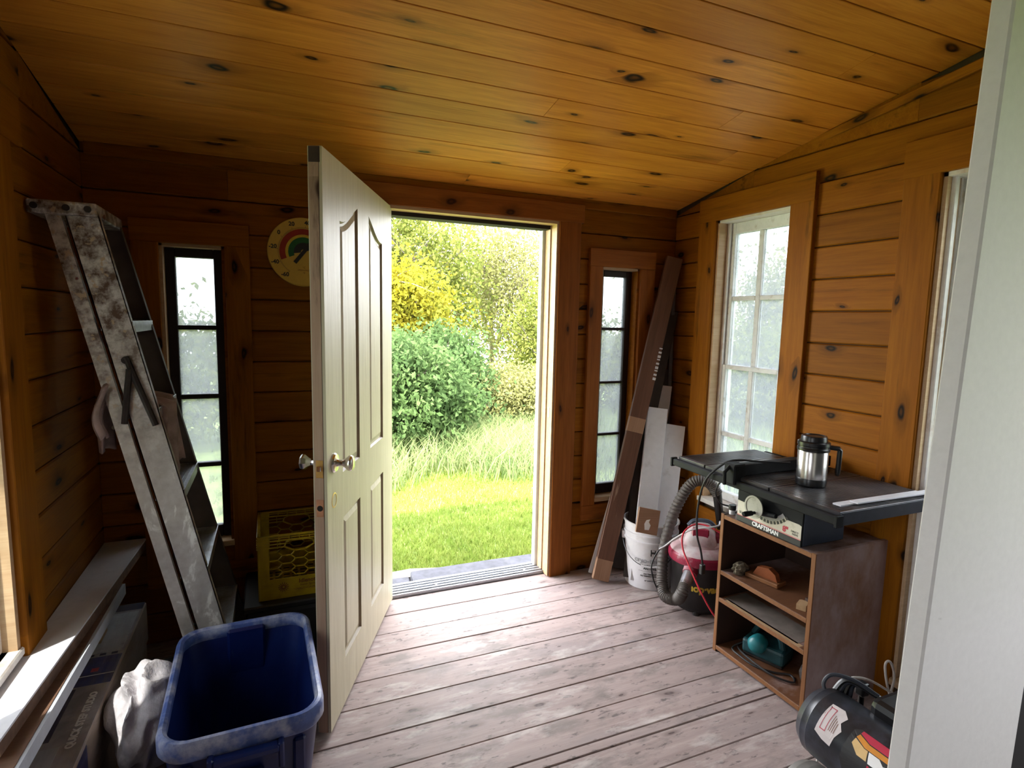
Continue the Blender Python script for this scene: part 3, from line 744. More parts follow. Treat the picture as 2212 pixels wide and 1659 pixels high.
tree('garden_bush', 'green bush outside the narrow window right of the door', (5.3, 8.0, GZ), .7, 1.1, .9, .85, 4500, .14, m_leaf_lime, 10, .05, 9, .22, BG, 'shrub', .5)
tree('garden_bush', 'green bush outside the white right hand window', (7.2, 6.6, GZ), .8, 1.3, 1.3, .95, 5000, .15, m_leaf_lime, 11, .05, 9, .22, BG, 'shrub', .5)
tree('garden_tree', 'small tree outside the white right hand window', (9.2, 7.5, GZ), 1.9, 1.5, 1.5, 1.3, 5000, .17, m_leaf_pale, 12, .07, 10, .25, BG, 'tree', .4)

def slab(name, label, pts, z0, z1, mat):
    m = MB(); m.prism(pts, z0, z1)
    bmesh.ops.bevel(m.bm, geom=[e for e in m.bm.edges], offset=.008, segments=1, affect='EDGES')
    return tag(m.obj(name, mat), label, 'stone', 'stepping stones outside the threshold')
slab('slate_slab', 'short grey slate slab left of the long one', [(.40, 2.985), (.690, 2.985), (.705, 3.125), (.41, 3.14)], GZ-.04, -.022, m_slate)
slab('slate_slab', 'long grey slate slab under the threshold', [(.708, 2.985), (1.62, 2.985), (1.60, 3.15), (1.2, 3.155), (.722, 3.165)], GZ-.04, -.012, m_slate)
slab('pale_stone', 'pale flat stone at the edge of the grass', [(.35, 3.155), (.70, 3.18), (.98, 3.175), (1.02, 3.23), (.75, 3.30), (.35, 3.27)], GZ-.04, -.055, m_pale_stone)
# ------------------------------------------------------------------ left side: planks, flooring boxes, ladder, tote, crate, rags
m_white_board = plain('white_laminate', (.72, .71, .76), .35, var=.04, scale=40, dirt=(.55, .50, .50), dirt_scale=12, lo=.58, hi=.8)
m_board_edge = plain('brown_board_edge', (.16, .09, .06), .7, var=.3, scale=40)
m_lumber = wood('raw_lumber', (.50, .35, .20), (.36, .22, .11), .7, knots=.1, var=.15)
m_brown_plank = wood('brown_plank', (.20, .11, .07), (.12, .06, .04), .6, knots=.05, var=.1)
m_pale_edge = plain('pale_blue_edge', (.46, .48, .54), .45, var=.08)
Zb = Matrix()
pl = thing('ledge_board', 'white laminate board lying along the left wall', 'board')
pts = [(-.674, 1.545), (-.594, 1.545), (-.522, 2.795), (-.674, 2.795)]
m = MB(); m.prism(pts, .494, .500); m.obj('laminate_top', m_white_board, pl)
m = MB(); m.prism([(-.672, 1.548), (-.597, 1.548), (-.525, 2.793), (-.672, 2.793)], .455, .494); m.obj('core', m_board_edge, pl)
m = MB(); m.prism([(-.673, 1.543), (-.596, 1.543), (-.596, 1.548), (-.673, 1.548)], .457, .496); m.obj('end_grain', m_lumber, pl)
pl2 = thing('long_plank', 'brown plank with a pale edge under the white board', 'plank')
m = MB(); m.prism([(-.672, 1.02), (-.566, 1.02), (-.542, 2.45), (-.672, 2.45)], .412, .4545); m.obj('plank', m_brown_plank, pl2)
m = MB(); m.prism([(-.566, 1.02), (-.557, 1.02), (-.533, 2.45), (-.542, 2.45)], .412, .452); m.obj('pale_edge', m_pale_edge, pl2)

m_card_grey = plain('printed_card', (.36, .34, .355), .25, var=.3, scale=9, dirt=(.50, .47, .46), dirt_scale=14, lo=.5, hi=.7)
m_card_tan = plain('cardboard', (.28, .21, .17), .6, var=.2, scale=12)
m_card_blue = plain('blue_print', (.05, .06, .22), .22, var=.25, scale=20)
m_card_navy = plain('navy_print', (.045, .045, .09), .25, var=.2)
m_card_pale = plain('pale_print', (.52, .52, .56), .25, var=.12, scale=22, dirt=(.28, .27, .30), dirt_scale=20, lo=.55, hi=.7)
m_white_ink = plain('white_ink', (.85, .85, .85), .4, var=.02)
m_black_ink = plain('black_ink', (.02, .02, .022), .5, var=.02)
m_red_ink = plain('red_ink', (.52, .03, .07), .45, var=.05)
def fbox(name, label, x0, x1, y0, y1, z0, z1):
    b = thing(name, label, 'box', loc=((x0+x1)/2, (y0+y1)/2, z0)); b['_d'] = (x1-x0, y1-y0, z1-z0)
    w, l, h = (x1-x0)/2, (y1-y0)/2, z1-z0
    m = MB(); m.b(-w, w, -l, l, 0, h, .005); m.obj('carton', m_card_tan, b)
    return b, w, l, h
lb, *_ = fbox('flooring_box', 'plain brown flooring carton at the bottom of the stack', -.672, -.500, 1.20, 2.58, 0, .135)
ub, w, l, h = fbox('flooring_box', 'shrink wrapped flooring carton with blue band and white lettering', -.672, -.497, 1.22, 2.60, .1355, .300)
for b_ in (lb, ub):
    if '_d' in b_: del b_['_d']
e = .0008
def dec(name, par, mat, x0, x1, y0, y1, z, hgt=.0008): return MB().b(x0, x1, y0, y1, z, z+hgt).obj(name, mat, par)
dec('print_panel', ub, m_card_grey, -w+.004, w-.004, -l+.01, l-.06, h)
dec('print_panel', ub, m_card_navy, -w+.004, w-.004, l-.06, l-.003, h)
dec('pale_label', ub, m_card_pale, -.030, w-.012, l-.36, l-.075, h+.0008)
dec('blue_band', ub, m_card_blue, -w+.004, w-.005, l-.55, l-.385, h+.0008)
dec('band_line', ub, m_white_ink, -.03, w-.006, l-.497, l-.494, h+.0016)
dec('navy_panel', ub, m_card_navy, -w+.004, -.005, l-.80, l-.56, h+.0008)
dec('grey_swatch', ub, plain('swatch', (.36, .37, .40), .3, var=.2, scale=8), -w+.006, .028, l-1.15, l-.83, h+.0008)
for k in range(3): dec('dark_tick', ub, m_card_navy, -.02+k*.034, -.002+k*.034, l-.378, l-.366, h+.0016)
dec('pink_mark', ub, m_red_ink, .012, .032, l-.475, l-.455, h+.0016)
text('lettering', 'QUICK STEP STUDIO', .027, m_white_ink, ub, axes((0, 1, 0), (-1, 0, 0), (0, 0, 1), (.052, l-.72, h+.0018)), bold=.0011, ext=.0004)
MB().b(w, w+.0008, -l+.01, -l+.55, .01, h-.01).obj('blue_side_print', m_card_blue, ub)
t_ = NT('shrink_wrap'); t_.base((.8, .8, .85), .12); 
tr_ = t_.add('ShaderNodeBsdfTransparent'); mx_ = t_.add('ShaderNodeMixShader')
t_.put(mx_.inputs[0], t_.rng(t_.noise(t_.vmath('MULTIPLY', t_.coord(), (40, 4, 40)), 1, 4, .6), .45, .75, .05, .30)); t_.put(mx_.inputs[1], tr_.outputs[0]); t_.put(mx_.inputs[2], t_.b.outputs[0])
t_.put(t_.out.inputs['Surface'], mx_.outputs[0])
MB().b(-w-.002, w+.002, -l-.002, l+.002, .001, h+.003, .006).obj('plastic_wrap', t_.m, ub)
for y, lab in ((1.35, 'lumber offcut propping the near end of the planks'), (2.35, 'lumber offcut propping the far end of the planks')):
    o = plank('lumber_block', m_lumber, None, (-.668, y, .3035), (-.585, y, .3035), (0, 1, 0), .09, .108, .002); tag(o, lab, 'wood block')

# --- stepladder leaning on the left wall
def ladder_alu():
    t = NT('ladder_aluminium'); v = t.coord()
    col = t.mix(t.rng(t.noise(v, 40, 4), .3, .7), (.50, .46, .44), (.62, .59, .57))
    sp = t.noise(t.vmath('MULTIPLY', v, (14, 14, 5)), 1, 6, .7, .6)
    col = t.mix(t.rng(sp, .56, .62), col, (.80, .78, .76))
    z = t.sep(v)[2]
    hi = t.rng(z, .85, 1.45)
    col = t.mix(t.math('MULTIPLY', t.rng(t.noise(v, 18, 6, .7), .40, .60), hi), col, (.10, .055, .035))
    col = t.mix(t.math('MULTIPLY', t.rng(t.noise(v, 33, 4, .6), .58, .64), hi), col, (.45, .33, .22))
    col = t.mix(t.rng(t.noise(v, 11, 2), .74, .76), col, (.14, .03, .04))
    met = t.rng(sp, .5, .6, .45, .05)
    return t.base(col, .42, met)
m_alu = ladder_alu()
m_alu_step = plain('step_aluminium', (.62, .64, .68), .32, .75, var=.15, scale=60, dirt=(.30, .26, .22), dirt_scale=9)
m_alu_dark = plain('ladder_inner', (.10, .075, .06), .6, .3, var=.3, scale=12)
m_black_steel = plain('black_steel', (.03, .022, .02), .5, .4, var=.3)
lad = thing('stepladder', 'paint spattered aluminium stepladder leaning folded against the left wall', 'ladder', loc=(-.17, 2.2, 0))
def xr(z, off): return .063+off-.2165*z            # local x of the front edge of the front rail at height z
LT = 1.80
def rail(name, y0t, y0b, xo, wdt, th, z0, z1, mat, par=None, flange=0):
    m = MB()
    c = []
    for z, y in ((z0, y0b), (z1, y0t)):
        x1_ = xr(z, xo)
        c.append([(x1_-wdt, y, z), (x1_, y, z), (x1_, y+th, z), (x1_-wdt, y+th, z)])
    a, b = m._v(c[0]), m._v(c[1])
    m.bm.faces.new(a[::-1]); m.bm.faces.new(b)
    for i in range(4): m.bm.faces.new((a[i], a[(i+1) % 4], b[(i+1) % 4], b[i]))
    if flange:                                     # folded lips of the channel
        for xo2 in (xo, xo-wdt+.003):
            c = []
            for z, y in ((z0, y0b), (z1, y0t)):
                x1_ = xr(z, xo2); c.append([(x1_-.003, y, z), (x1_, y, z), (x1_, y+flange, z), (x1_-.003, y+flange, z)])
            a, b = m._v(c[0]), m._v(c[1])
            m.bm.faces.new(a[::-1]); m.bm.faces.new(b)
            for i in range(4): m.bm.faces.new((a[i], a[(i+1) % 4], b[(i+1) % 4], b[i]))
    return m.obj(name, mat, par or lad)
FT, FB = .31, .50                                  # far rail offset at top and foot
rail('front_rail', 0, 0, 0, .088, .003, .0, LT, m_alu, flange=.026)
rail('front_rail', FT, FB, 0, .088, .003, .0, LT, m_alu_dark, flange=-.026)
rail('rear_rail', .004, .002, -.100, .040, .022, .0, LT-.02, m_alu)
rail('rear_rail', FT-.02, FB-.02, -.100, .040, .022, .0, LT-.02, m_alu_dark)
def fy(z): return FB+(FT-FB)*z/LT
for k in range(5):
    z = .285+.29*k; y1 = fy(z)
    m = MB(); x1 = xr(z, 0)
    m.b(x1-.085, x1+.002, .003, y1, z-.004, z, .001); m.b(x1-.001, x1+.003, .003, y1, z-.035, z+.001, .001); m.b(x1-.085, x1-.082, .003, y1, z-.03, z, .001)
    st = m.obj('step', m_alu_step, lad)
    r_ = MB()
    for q in range(6): r_.b(x1-.078+q*.013, x1-.074+q*.013, .01, y1-.01, z, z+.0015)
    r_.obj('tread_ribs', m_alu_step, st)
    if k in (0, 3): MB().tube([(x1-.13, .01, z-.06), (x1-.13, y1-.02, z-.06)], .007, 8).obj('rear_brace', m_alu_dark, lad)
m = MB(); xt = xr(LT, 0)
m.b(xt-.175, xt+.004, -.012, FT+.012, LT-.03, LT+.012, .006, seg=2); m.obj('top_cap', m_alu, lad)
for x in (xt-.155, xt-.075, xt-.02): MB().cyl((x, -.015, LT-.008), (x, -.011, LT-.008), .010, seg=12).obj('rivet', m_black_steel, lad)
zb = 1.33
MB().tube([(xr(zb, -.045), -.006, zb), (xr(zb-.23, -.02), -.008, zb-.23)], .010, 8).obj('spreader', m_black_steel, lad)
MB().tube([(xr(zb-.04, -.045), -.010, zb-.04), (xr(zb-.22, -.105), -.012, zb-.22)], .010, 8).obj('spreader', m_black_steel, lad)
MB().cyl((xr(zb, -.045), -.014, zb-.01), (xr(zb, -.045), .004, zb-.01), .012, seg=12).obj('spreader_pivot', m_black_steel, lad)
for y, x in ((-.003, xr(0, 0)-.09), (FB-.02, xr(0, 0)-.09)): MB().b(x, x+.095, y, y+.03, -.0, .03, .003).obj('foot', m_black_steel, lad)

m_rag_pink = plain('pink_grey_cloth', (.40, .29, .27), .9, var=.25, scale=12, dirt=(.20, .13, .12), dirt_scale=9, bump=.4)
m_rag_white = plain('white_towel', (.46, .43, .46), .95, var=.12, scale=60, dirt=(.38, .33, .32), dirt_scale=7, lo=.52, hi=.75, bump=.9)
def drape(name, label, mat, loc, fn, nu, nv, th=.006):
    m = MB(); m.grid(fn, nu, nv); o = m.obj(name, mat, smooth=70); o.location = loc
    md = o.modifiers.new('thick', 'SOLIDIFY'); md.thickness = th
    return tag(o, label, 'cloth')
# draped through the ladder over the fourth step: hangs down in front and sticks out behind
def rag_fn(u, v):
    s = u*.62; y = .05+.20*v
    if s < .17: x, z = -.185-.01*math.sin(v*9), -.16+s
    elif s < .36: x, z = -.185+(s-.17), .006+.018*math.sin((s-.17)/.19*PI)
    else: x, z = .012+.06*(s-.36)+.014*math.sin(v*14+3), .004-(s-.36)*(1.1-.25*v)
    return (x+.010*math.sin(v*17+u*5), y-.05*max(0, s-.36)*math.cos(v*6)*2, z+.006*math.sin(v*23+u*9))
zr = .285+.29*3
drape('hanging_rag', 'pinkish grey rag draped over a ladder step', m_rag_pink, (-.17+xr(zr, 0)+.004, 2.205, zr+.004), rag_fn, 40, 22)
def rag_back(u, v):
    s = u*.17
    return (-.03*math.sin(u*2.5)+.010*math.sin(v*9), -.03+.06*v+.01*math.sin(u*8), -s+.01*math.sin(v*11))
drape('rag_end', 'pale rag corner sticking out behind the ladder rail', m_rag_pink, (-.17+xr(1.18, -.138), 2.19, 1.235), rag_back, 16, 12)

def crumple(name, label, mat, loc, sx, sy, sz, seed, cat='cloth', folds=1.8, amp=.32):
    m = MB(); t = bmesh.new(); bmesh.ops.create_icosphere(t, subdivisions=5, radius=1)
    for v in t.verts:
        d = v.co.normalized()
        q = d*folds*.8+Vector((seed*3.1, seed*1.7, seed))
        w_ = noise.noise(q*.9)*.9
        n = 1-math.sqrt(min(1, abs(noise.noise(q+Vector((w_, w_*.6, -w_))))*2.0)**2+.02)
        n2 = .5+.5*noise.noise(q*2.6+Vector((7, w_, 3)))
        r_ = 1-amp+amp*(n*.8+n2*.28)
        p = d*r_; p.z = max(p.z, -.55)
        v.co = Vector((p.x*sx, p.y*sy, (p.z+.55)*sz))
    m.merge(t); o = m.obj(name, mat, smooth=75); o.location = loc
    return tag(o, label, cat)
crumple('towel', 'crumpled dirty white towel between the flooring box and the blue tote', m_rag_white, (-.385, 1.93, .14), .12, .19, .17, 3, folds=1.5, amp=.40)
crumple('brown_rag', 'brown grey rag bunched under the white towel', m_rag_pink, (-.385, 1.90, 0.0), .10, .17, .11, 8)
crumple('dropcloth', 'cream paint stained cloth at the bottom left corner', plain('stained_canvas', (.56, .49, .40), .95, var=.2, scale=30, dirt=(.16, .11, .09), dirt_scale=16, lo=.58, hi=.68, bump=.6), (-.375, 1.62, .0), .10, .12, .13, 5)
crumple('dark_bag', 'black plastic bag on the floor behind the towel', plain('black_plastic', (.012, .012, .014), .4, var=.3), (-.37, 2.36, 0), .11, .16, .10, 6, 'bag')

# --- blue storage tote
def tote_mat():
    t = NT('blue_tote'); v = t.coord(); z = t.sep(v)[2]
    col = t.mix(t.rng(t.noise(v, 9, 5, .65), .4, .75), (.0025, .010, .085), (.005, .020, .13))
    col = t.mix(t.rng(t.noise(t.vmath('MULTIPLY', v, (60, 60, 9)), 1, 5, .7), .62, .78, 0, .25), col, (.12, .16, .30))
    return t.base(col, .38)
m_tote = tote_mat(); m_tote_rim = plain('blue_rim_highlight', (.08, .13, .36), .34, var=.3, scale=25, dirt=(.42, .45, .58), dirt_scale=12, lo=.45, hi=.66)  # bright highlight of the rim painted in as pale blotches
tt = thing('storage_tote', 'empty blue plastic storage tote in the foreground', 'tote', loc=(-.098, 1.79, 0), rz=rad(1.5))
X0, X1, Y0, Y1 = -.20, .20, -.29, .29
def outl(o): return rrect(X0-o, X1+o, Y0-o, Y1+o, .075+o*.6, 7)
m = MB()
rings = m.sweep_ring(outl, [(-.055, 0), (-.052, .012), (-.012, .355), (-.004, .375), (-.004, .385), (-.010, .385), (-.016, .36), (-.058, .016)])
m.bm.faces.new(rings[0]); m.bm.faces.new(rings[-1])
m.obj('body', m_tote, tt, smooth=50)
m = MB(); rr_ = m.sweep_ring(outl, [(-.012, .372), (-.002, .362), (.004, .372), (.004, .405), (-.002, .416), (-.010, .418), (-.018, .412), (-.020, .40), (-.014, .375), (-.012, .372)])
m.obj('rim', m_tote_rim, tt, smooth=40)
m = MB()                                         # handle at the near end: a dropped lip with a step below it
m.b(-.075, .085, Y0-.030, Y0-.001, .345, .368, .006); m.b(-.085, -.070, Y0-.028, Y0+.006, .30, .372, .004); m.b(.080, .095, Y0-.028, Y0+.006, .30, .372, .004)
m.obj('handle', m_tote, tt)
m = MB(); m.b(-.06, .06, Y1-.03, Y1-.004, .20, .40, .008); m.obj('end_rib', m_tote, tt)
for x in (-.150, .118): MB().b(x, x+.032, Y0+.006, Y0+.026, .05, .345, .006).obj('corner_rib', m_tote, tt)
m = MB(); m.b(-.05, .045, Y0+.003, Y0+.03, .03, .29, .008); m.obj('end_rib', m_tote, tt)

# --- milk crate on a black bin
m_crate = plain('yellow_crate', (.44, .29, .006), .42, var=.15, scale=14, dirt=(.24, .13, .006), dirt_scale=10, lo=.5, hi=.8)
m_crate_ink = plain('crate_print', (.16, .045, .01), .6)
cr = thing('milk_crate', 'yellow plastic milk crate behind the open door', 'crate', loc=(-.076, 2.470, .282))
CW, CH = .33, .28
def edge_bar(m, p, q, w, th, Mx):
    p, q = Vector((*p, 0)), Vector((*q, 0)); d = q-p
    if d.length < .003: return
    a = math.atan2(d.y, d.x); c = (p+q)/2
    m.box((0, 0, 0), (d.length+w*.8, w, th), 0, M=Mx @ T(*c) @ R(a, 'Z'))
def hexface(Mx, name):
    m = MB(); edges = {}
    for c in range(-4, 5):
        for r_ in range(-3, 8):
            u, v = .165+.0515*c, .187-.0355*r_+(.01775 if c % 2 else 0)
            vs_ = [(u+.0345, v), (u+.017, v+.01775), (u-.017, v+.01775), (u-.0345, v), (u-.017, v-.01775), (u+.017, v-.01775)]
            for i in range(6):
                a, b = vs_[i], vs_[(i+1) % 6]; k = tuple(sorted(((round(a[0], 3), round(a[1], 3)), (round(b[0], 3), round(b[1], 3)))))
                edges[k] = (a, b)
    for a, b in edges.values():
        mu, mv = (a[0]+b[0])/2, (a[1]+b[1])/2
        if not (.05 < mu < .28 and .09 < mv < .222): continue
        if .11 < mu < .22 and mv > .209: continue
        if max(a[1], b[1]) > .24: continue
        edge_bar(m, a, b, .0035, .006, Mx)
    hp = [(.105, .226), (.112, .245), (.13, .252), (.20, .252), (.218, .245), (.225, .226), (.185, .2055), (.145, .2055)]
    for a, b in zip(hp, hp[1:]+hp[:1]): edge_bar(m, a, b, .0045, .010, Mx)
    for v in (.226, .24): 
        edge_bar(m, (.045, v), (.108, v), .003, .006, Mx); edge_bar(m, (.222, v), (.285, v), .003, .006, Mx)
    for u in (.078, .252): edge_bar(m, (u, .222), (u, .254), .003, .006, Mx)
    m.obj(name, m_crate, cr)
    m = MB()
    m.b(0, .045, 0, .28, -.004, .004, .0015, M=Mx); m.b(.285, .33, 0, .28, -.004, .004, .0015, M=Mx); m.b(.045, .285, 0, .088, -.003, .003, .001, M=Mx)
    m.b(.045, .285, .252, .258, -.004, .004, .001, M=Mx); m.b(.045, .285, .264, .268, -.004, .004, .001, M=Mx); m.b(0, .33, .273, .28, -.006, .006, .001, M=Mx)
    for u in (.045, .085, .125, .165, .205, .245, .285): m.b(u-.002, u+.002, .254, .276, -.003, .003, M=Mx)
    for v in (.225, .235, .245, .255, .265): m.b(-.003, .045, v, v+.003, -.006, .006, M=Mx); m.b(.285, .333, v, v+.003, -.006, .006, M=Mx)
    m.obj(name+'_frame', m_crate, cr)
Mfront = axes((1, 0, 0), (0, 0, 1), (0, -1, 0), (0, .005, 0)); Mback = axes((1, 0, 0), (0, 0, 1), (0, -1, 0), (0, .322, 0))
Ml = axes((0, 1, 0), (0, 0, 1), (1, 0, 0), (.005, 0, 0)); Mr = axes((0, 1, 0), (0, 0, 1), (1, 0, 0), (.325, 0, 0))
hexface(Mfront, 'front_mesh'); hexface(Mback, 'back_mesh'); hexface(Ml, 'side_mesh'); hexface(Mr, 'side_mesh')
m = MB()
for k in range(9): m.b(.01, .32, .02+k*.036, .03+k*.036, .004, .010)
for k in range(9): m.b(.02+k*.036, .03+k*.036, .01, .32, .004, .010)
m.obj('base_grid', m_crate, cr)
text('lettering', 'Idlenot Da', .024, m_crate_ink, cr, axes((1, 0, 0), (0, 0, 1), (0, -1, 0), (.21, .0014, .067)), ext=.0004, bold=.0006)
text('lettering', 'North Springfield, Vt', .012, m_crate_ink, cr, axes((1, 0, 0), (0, 0, 1), (0, -1, 0), (.215, .0014, .049)), ext=.0004)
text('lettering', 'UNAUTHORIZED USE', .012, m_crate_ink, cr, axes((1, 0, 0), (0, 0, 1), (0, -1, 0), (.20, .0014, .033)), ext=.0004)
m = MB()
for k in range(14):
    a = 2*PI*k/14; edge_bar(m, (.098+.006*math.cos(a), .050+.006*math.sin(a)), (.098+.020*math.cos(a), .050+.020*math.sin(a)), .003, .0008, axes((1, 0, 0), (0, 0, 1), (0, -1, 0), (0, .0016, 0)))
m.obj('sunburst_mark', m_crate_ink, cr)
m_blackbin = plain('black_bin', (.010, .009, .009), .5, var=.3)
bn = thing('black_bin', 'black storage bin under the yellow crate', 'bin', loc=(.09, 2.60, 0))
m = MB(); m.b(-.215, .155, -.16, .19, 0, .255, .02, seg=2); m.obj('body', m_blackbin, bn)
m = MB(); m.b(-.225, .165, -.17, .20, .255, .281, .006); m.obj('lid', m_blackbin, bn)
cd = MB(); cd.tube(bez([(-.30+.07*math.cos(a*.7), 2.53+.075*math.sin(a*.7), .012+.004*a) for a in range(0, 40)], 200), .009, 6)
tag(cd.obj('hose_coil', plain('dark_hose', (.035, .032, .03), .5), smooth=True), 'coiled dark hose on the floor under the ladder', 'hose')

# --- wall thermometer
m_dial = plain('dial_yellow', (.66, .42, .07), .45, var=.05)
tm = thing('wall_thermometer', 'round yellow wall thermometer with a rainbow half hidden by the door', 'thermometer', M=axes((1, 0, 0), (0, 0, 1), (0, -1, 0), (.146, YB-.001, 1.763)))
m = MB(); m.lathe([(0, 0), (.154, 0), (.154, .010), (.151, .014), (.148, .013), (0, .013)], 64); m.obj('dial', m_dial, tm, smooth=30)
def arc(r0, r1, a0, a1, z, mat, name, n=36):
    m = MB(); m.lathe([(r0, z), (r1, z), (r1, z+.0008), (r0, z+.0008), (r0, z)], n, None, a0, a1); m.obj(name, mat, tm)
A0, A1 = rad(90-112), rad(90+112)
arc(.078, .103, A0, A1, .0132, plain('rainbow_red', (.34, .022, .012), .5), 'red_band'); arc(.066, .078, A0, A1, .0132, plain('rainbow_yellow', (.60, .40, .03), .5), 'yellow_band')
arc(.042, .066, A0, A1, .0132, plain('rainbow_green', (.010, .11, .030), .5), 'green_band'); arc(.012, .042, rad(20), rad(190), .0132, m_black_ink, 'dark_centre')
m = MB()
for k in range(0, 97):
    a = rad(90+145-k*3.0); L_ = .010 if k % 10 == 0 else .005
    edge_bar(m, (.105*math.cos(a), .105*math.sin(a)), ((.105+L_)*math.cos(a), (.105+L_)*math.sin(a)), .0014, .0008, T(0, 0, .0136))
m.obj('scale_marks', m_black_ink, tm)
for k in range(10):
    a = rad(90+142-k*30); text('numeral', str(-60+20*k), .025, m_black_ink, tm, T(.131*math.cos(a), .131*math.sin(a), .0136), bold=.0008, ext=.0004)
for s_, y_, z_ in (('°C', -.070, .012), ('SPRINGFIELD', -.082, .009), ('°F', -.095, .012)): text('lettering', s_, z_, m_crate_ink, tm, T(.0, y_, .0136), ext=.0003)
m = MB(); m.prism([(-.008, -.062), (.008, -.062), (.008, .035), (.014, .035), (0, .065), (-.014, .035), (-.008, .035)], .015, .0175, M=R(rad(-38), 'Z')); m.obj('pointer', m_black_ink, tm)
MB().cyl((0, 0, .013), (0, 0, .020), .008).obj('pivot', m_black_ink, tm)
# ------------------------------------------------------------------ right side: lumber, bucket, shop vacuum, shelf unit, table saw, compressor
m_dark_lumber = wood('dark_stained_lumber', (.16, .075, .045), (.085, .038, .024), .55, knots=.1, var=.15, wear=[((.30, .20, .14), (3, 30, 30), .64, .72), ((.42, .38, .36), (9, 60, 60), .74, .78)])
m_bare_end = wood('sunbleached_lumber', (.38, .23, .15), (.27, .15, .09), .6, knots=.05, var=.1)
m_very_dark = plain('near_black_wood', (.030, .018, .013), .6, var=.3, scale=14)
m_white_lumber = plain('white_primed_board', (.70, .70, .74), .5, var=.04, scale=30, dirt=(.50, .47, .47), dirt_scale=9, lo=.6, hi=.8)
def lean_board(name, label, p0, p1, w, th, mat, wd=None, group=None, cat='board'):
    p0, p1 = Vector(p0), Vector(p1); X = (p1-p0).normalized()
    wd = Vector(wd or (.92, -.39, 0)); Y = (wd-X*wd.dot(X)).normalized()
    m = MB(); L = (p1-p0).length; m.b(-L/2, L/2, -w/2, w/2, -th/2, th/2, .002)
    return tag(m.obj(name, mat, M=axes(X, Y, X.cross(Y), (p0+p1)/2)), label, cat, group)
LG = 'boards standing in the right hand corner'
lb_ = thing('leaning_post', 'long dark stained post leaning into the right corner', 'post', M=None, group=LG)
P0, P1 = Vector((1.690, 2.625, .016)), Vector((2.185, 2.742, 1.855))
X_ = (P1-P0).normalized(); wd_ = Vector((.92, -.39, 0)); Y_ = (wd_-X_*wd_.dot(X_)).normalized(); L_ = (P1-P0).length
lb_.matrix_basis = axes(X_, Y_, X_.cross(Y_), P0)
m = MB(); m.b(.12, L_, -.047, .047, -.02, .02, .003); m.obj('shaft', m_dark_lumber, lb_)
m = MB(); m.b(0, .12, -.047, .047, -.02, .02, .003); m.obj('bare_foot', m_bare_end, lb_)
m = MB(); m.b(.86, .95, -.0475, .0475, -.0205, .0205, .003); m.obj('bare_patch', m_bare_end, lb_)
m = MB()
for k in range(9): m.b(1.18+k*.022+.004*(k % 3), 1.195+k*.022, .030, .0476, -.0215, -.0195)
for k in range(5): m.b(1.30+k*.018, 1.312+k*.018, .034, .0476, .0195, .0212)
m.obj('paint_drips', m_white_lumber, lb_)['kind'] = 'stuff'
lean_board('thin_strip', 'thin grey strip beside the foot of the leaning post', (1.69, 2.735, .01), (2.08, 2.775, 1.25), .022, .012, m_white_lumber, group=LG)
lean_board('dark_board', 'near black board leaning close behind the dark post', (1.86, 2.73, .02), (2.20, 2.775, 1.55), .10, .02, m_very_dark, group=LG)
lean_board('dark_board', 'near black narrow board leaning rightmost behind the bucket', (1.99, 2.745, .02), (2.19, 2.782, 1.20), .07, .02, m_very_dark, group=LG)
lean_board('corner_pole', 'thin dark grey pole standing upright in the corner', (2.205, 2.74, .0), (2.215, 2.77, 1.70), .022, .022, plain('grey_pole', (.075, .065, .06), .5, var=.2), group=LG, cat='pole')
WG = 'white boards standing in the bucket'
lean_board('white_board', 'white primed board on the left in the bucket', (1.872, 2.50, .035), (2.058, 2.66, .985), .115, .018, m_white_lumber, group=WG)
lean_board('white_board', 'white primed board in front on the right in the bucket', (1.955, 2.455, .035), (2.160, 2.62, .885), .112, .018, m_white_lumber, group=WG)
lean_board('white_board', 'thin white board edge rightmost in the bucket', (2.02, 2.475, .035), (2.20, 2.63, .80), .045, .016, m_pale_edge, group=WG)
lean_board('white_board', 'tall narrow white board standing behind the bucket boards', (2.06, 2.725, .02), (2.19, 2.762, 1.10), .07, .016, m_white_lumber, group=WG)
lean_board('dark_offcut', 'dark brown offcut standing left of the white boards', (1.855, 2.55, .035), (2.00, 2.70, .86), .10, .016, m_very_dark, group=WG)
pb = thing('plywood_block', 'small plywood square with a white paint blob resting in the bucket', 'wood block', M=axes((.92, -.39, 0), Vector((.10, .25, .96)).normalized(), Vector((.92, -.39, 0)).cross(Vector((.10, .25, .96)).normalized()), (1.853, 2.432, .40)))
m = MB(); m.b(-.058, .058, -.06, .075, -.009, .009, .002, M=R(rad(-10), 'Z')); m.obj('plywood', m_bare_end, pb)
m = MB(); m.prism([(-.012, -.040), (.010, -.038), (.016, -.012), (.004, .004), (.010, .020), (-.010, .012), (-.018, -.010)], .009, .0105, M=R(rad(-10), 'Z')); m.obj('paint_blob', m_white_ink, pb)

